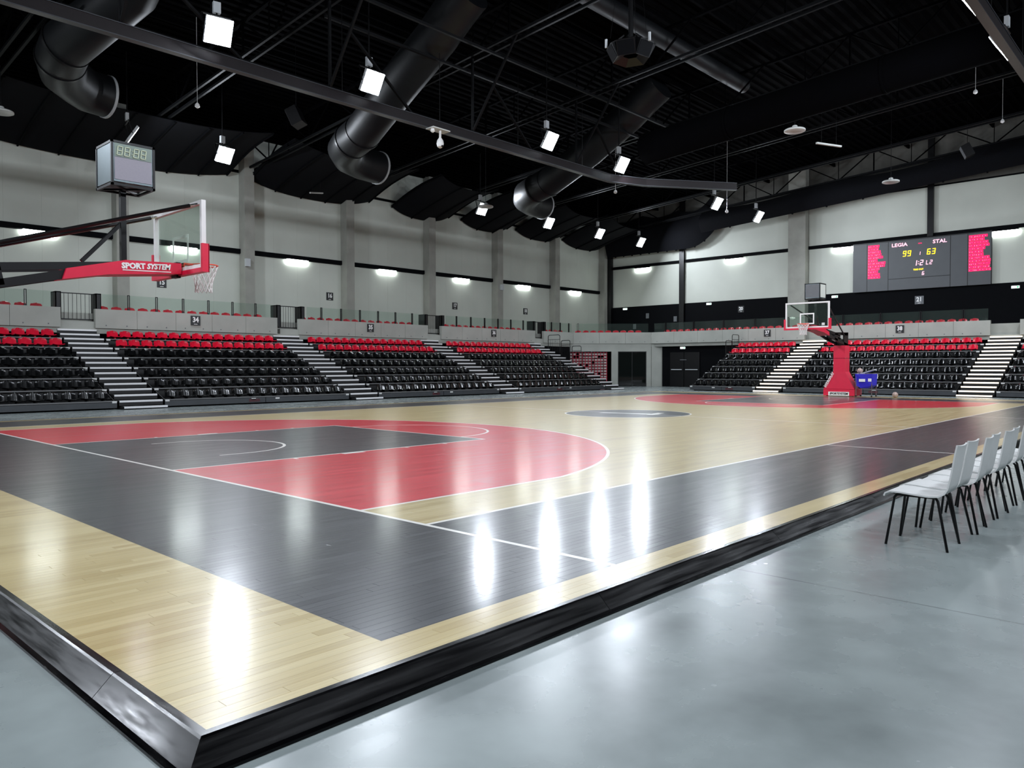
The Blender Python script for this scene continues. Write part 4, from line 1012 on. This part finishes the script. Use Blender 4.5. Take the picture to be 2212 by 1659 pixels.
# black fabric canopies
def canopy(x0, x1, zl, label, ribs):
    t = thing('fabric_canopy', ((x0+x1)/2, 30, zl), label, 'canopy', 'black ceiling sails')
    def fn(u, v):
        x = x0+(x1-x0)*u; yy = WY-.1 - 4.6*v
        edge = zl + .42*(abs(2*u-1)**3) - .1*math.sin(PI*u)
        return (x, yy, edge + 1.15*v + .2*math.sin(PI*v) - .16*math.sin(PI*v)*math.sin(PI*u))
    MB().sheet(fn, 20, 8, .03).build('fabric_sheet', M_fabric, t, True)
    for r in ribs:
        u = (r-x0)/(x1-x0); pts = [Vector(fn(u, v/6))-Vector((0,0,.05)) for v in range(7)]; MB().tube(pts, .045, 6).build('batten', M_black, t)
for i, (x0, x1, zl) in enumerate(((-9,1.5,10.95),(2.2,14.7,10.8),(15.8,23.6,10.8),(25.2,30.0,10.78),(31.0,35.6,10.78),(36.4,41.4,10.8),(41.7,47.0,10.7))):
    canopy(x0, x1, zl, f'black fabric sail along the top of the long wall, {ordw(i)} from the near end', [x0+.06] + [x0+(x1-x0)*k/ max(2, round((x1-x0)/1.6)) for k in range(1, max(2, round((x1-x0)/1.6)))] + [x1-.06])
def drape(y0, y1, zb, ht, label, xd=45.25):
    t = thing('fabric_drape', (45.2,(y0+y1)/2,zb(.5*(y0+y1))), label, 'drape', 'black end-wall drapes')
    n = 6
    def fn(u, v):
        y = y0+(y1-y0)*u; sc = abs(math.sin(PI*u*n/2))
        return (xd - .5*math.sin(PI*v) + .25*v, y, zb(y) + v*(ht - .3*sc))
    MB().sheet(fn, 48, 8, .03).build('fabric_sheet', M_fabric, t, True)
    for k in range(1, 2*n):
        y = y0+(y1-y0)*k/(2*n); MB().cyl((xd,y-.04,zb(y)-.01),(xd,y+.04,zb(y)-.01),.06,8).build('weight', M_black, t)
drape(22.6, -4, lambda y: 12.5-.0717*y, 1.6, 'black scalloped fabric drape in front of the end wall')
drape(31.8, 22.3, lambda y: 10.1 + (max(0, 24.6-y)/2.3)**2.2*1.1, 3.0, 'black fabric drape filling the hall corner under the roof', 46.6)
# centre speaker cluster
t = thing('speaker_cluster', (14.2,7.55,10.2), 'black octagonal loudspeaker cluster hanging over mid court', 'loudspeaker')
c = Vector((14.2,7.55,10.4))
MB().cyl(c+Vector((0,0,.35)), (14.2,7.55,deckz(7.55)), .07, 10).build('hanging_pole', M_leg, t)
for k in range(6):
    a = 2*PI*k/6 + .35; d = Vector((math.cos(a), math.sin(a), 0)); R = Matrix.Rotation(a, 3, 'Z') @ Matrix.Rotation(math.radians(28), 3, 'Y')
    sp = MB().cbox(c + d*.42 - Vector((0,0,.05)), (.3,.52,.42), R).build('speaker_cabinet', M_blackg, t)
    MB().cbox(c + d*.42 - Vector((0,0,.05)) + R @ Vector((.156,0,0)), (.012,.48,.38), R).build('grille', M_black, sp)
    MB().bar(c + d*.2 + Vector((0,0,.4)), c + d*.45 + Vector((0,0,.2)), .03, .03).build('yoke', M_leg, t)
    if k % 2 == 0: MB().bar(c + d*.72 + Vector((0,0,.26)), c + d*.72 + Vector((0,0,.02)), .06, .04).build('strut_light', M_grey, t)
for k in (0,2,4):
    a = 2*PI*k/6 + .35; d = Vector((math.cos(a), math.sin(a), 0)); MB().cyl(c + d*.6 + Vector((0,0,.3)), c + d*.3 + Vector((0,0,2.6)), .006, 5).build('cable', M_leg, t)
# hanging discs
for p, l in (((25.3,7.43,10.5),'pale round disc antenna hanging above centre, nearer one'), ((36.8,7.36,10.5),'pale round disc antenna hanging before the end-wall drape'), ((3.5,27.4,10.5),'pale round disc hanging at the left picture edge'), ((24.4,23.6,9.7),'pale round disc hanging beside the stand floodlight')):
    t = thing('disc_antenna', p, l, 'disc', 'hanging discs')
    MB().lathe(p, [(.02,.0),(.36,.0),(.4,.02),(.4,.07),(.36,.1),(.1,.12)], 28).build('disc', M_disc, t, True); MB().lathe(p, [(.1,.12),(.1,.22),(.07,.25)], 14).build('neck', M_disc, t); MB().cyl((p[0],p[1],p[2]+.24),(p[0],p[1],deckz(p[1])+.06 if p[0] != 25.3 else 10.88),.012,6).build('stem', M_leg, t)
# hanging tube lamps (off)
for p, q, l in (((27.4,7.4,10.5),(28.6,6.85,10.5),'thin pale tube lamp on two cables above the far half'), ((18.0,30.2,10.45),(18.9,30.4,10.6),'thin pale tube lamp hanging before the long wall')):
    p, q = Vector(p), Vector(q); t = thing('tube_lamp', (p+q)/2, l, 'lamp', 'hanging tube lamps'); MB().bar(p, q, .09, .07).build('tube', M_disc, t)
    for f_ in (.2,.8):
        a = p.lerp(q, f_); MB().cyl(a, (a.x,a.y,deckz(a.y)), .008, 5).build('cable', M_leg, t)
# dome camera on a bracket at the track, small detectors
t = thing('dome_camera', (13.9,15.5,9.1), 'white camera on a bracket under the curtain track', 'camera')
MB().box(13.55,14.35,15.35,15.75,9.72,9.76).build('mounting_plate', M_disc, t); MB().cyl((14.0,15.5,9.72),(14.0,15.5,9.45),.04,8).build('arm', M_white, t)
hd = MB().lathe((14.0,15.5,9.1), [(.03,.0),(.1,.05),(.13,.16),(.11,.27),(.05,.36)], 16).build('camera_head', M_white, t, True); MB().cyl((14.0,15.4,9.16),(14.0,15.36,9.14),.04,10).build('camera_lens', M_leg, hd)
MB().lathe((13.65,15.5,9.58), [(.03,0),(.08,.05),(.06,.14)], 12).build('side_sensor', M_white, t, True)
for i, (p, l) in enumerate((((8.5,22.6,10.8),'small white sensor hanging in the dark left of the floodlights'), ((27.5,17.5,10.0),'small white sensor hanging right of the bright stand floodlight'), ((34.0,14.8,9.6),'small white sensor hanging left of the end floodlights'), ((33.5,3.0,13.0),'small pale detector near the upper picture corner'), ((40,3.2,13.3),'pale detector high before the end-wall lattice truss'))):
    o = MB().lathe(p, [(.03,0),(.09,.05),(.08,.13),(.02,.2)], 12); o.cyl((p[0],p[1],p[2]+.18),(p[0],p[1],deckz(p[1])+.06),.006,5)
    o = o.build('sensor', M_white, None, True, loc=p); tag(o, l, 'sensor', 'small sensors')
# box loudspeakers
for p, rz, l in (((12.2,22.0,11.2),2.2,'dark box loudspeaker hanging left of the elbow duct'), ((44.0,5.6,13.2),1.9,'dark box loudspeaker hanging before the lattice truss')):
    t = thing('hanging_speaker', p, l, 'loudspeaker', 'hanging loudspeakers'); R = Matrix.Rotation(rz, 3, 'Z') @ Matrix.Rotation(math.radians(25), 3, 'Y')
    MB().cbox(p, (.45,.6,.7), R).build('cabinet', M_blackg, t); MB().cbox(Vector(p) + R @ Vector((.23,0,0)), (.012,.56,.66), R).build('grille', M_signg, t)
    MB().cyl(p, (p[0],p[1],deckz(p[1])+.06), .012, 6).build('cable', M_leg, t)
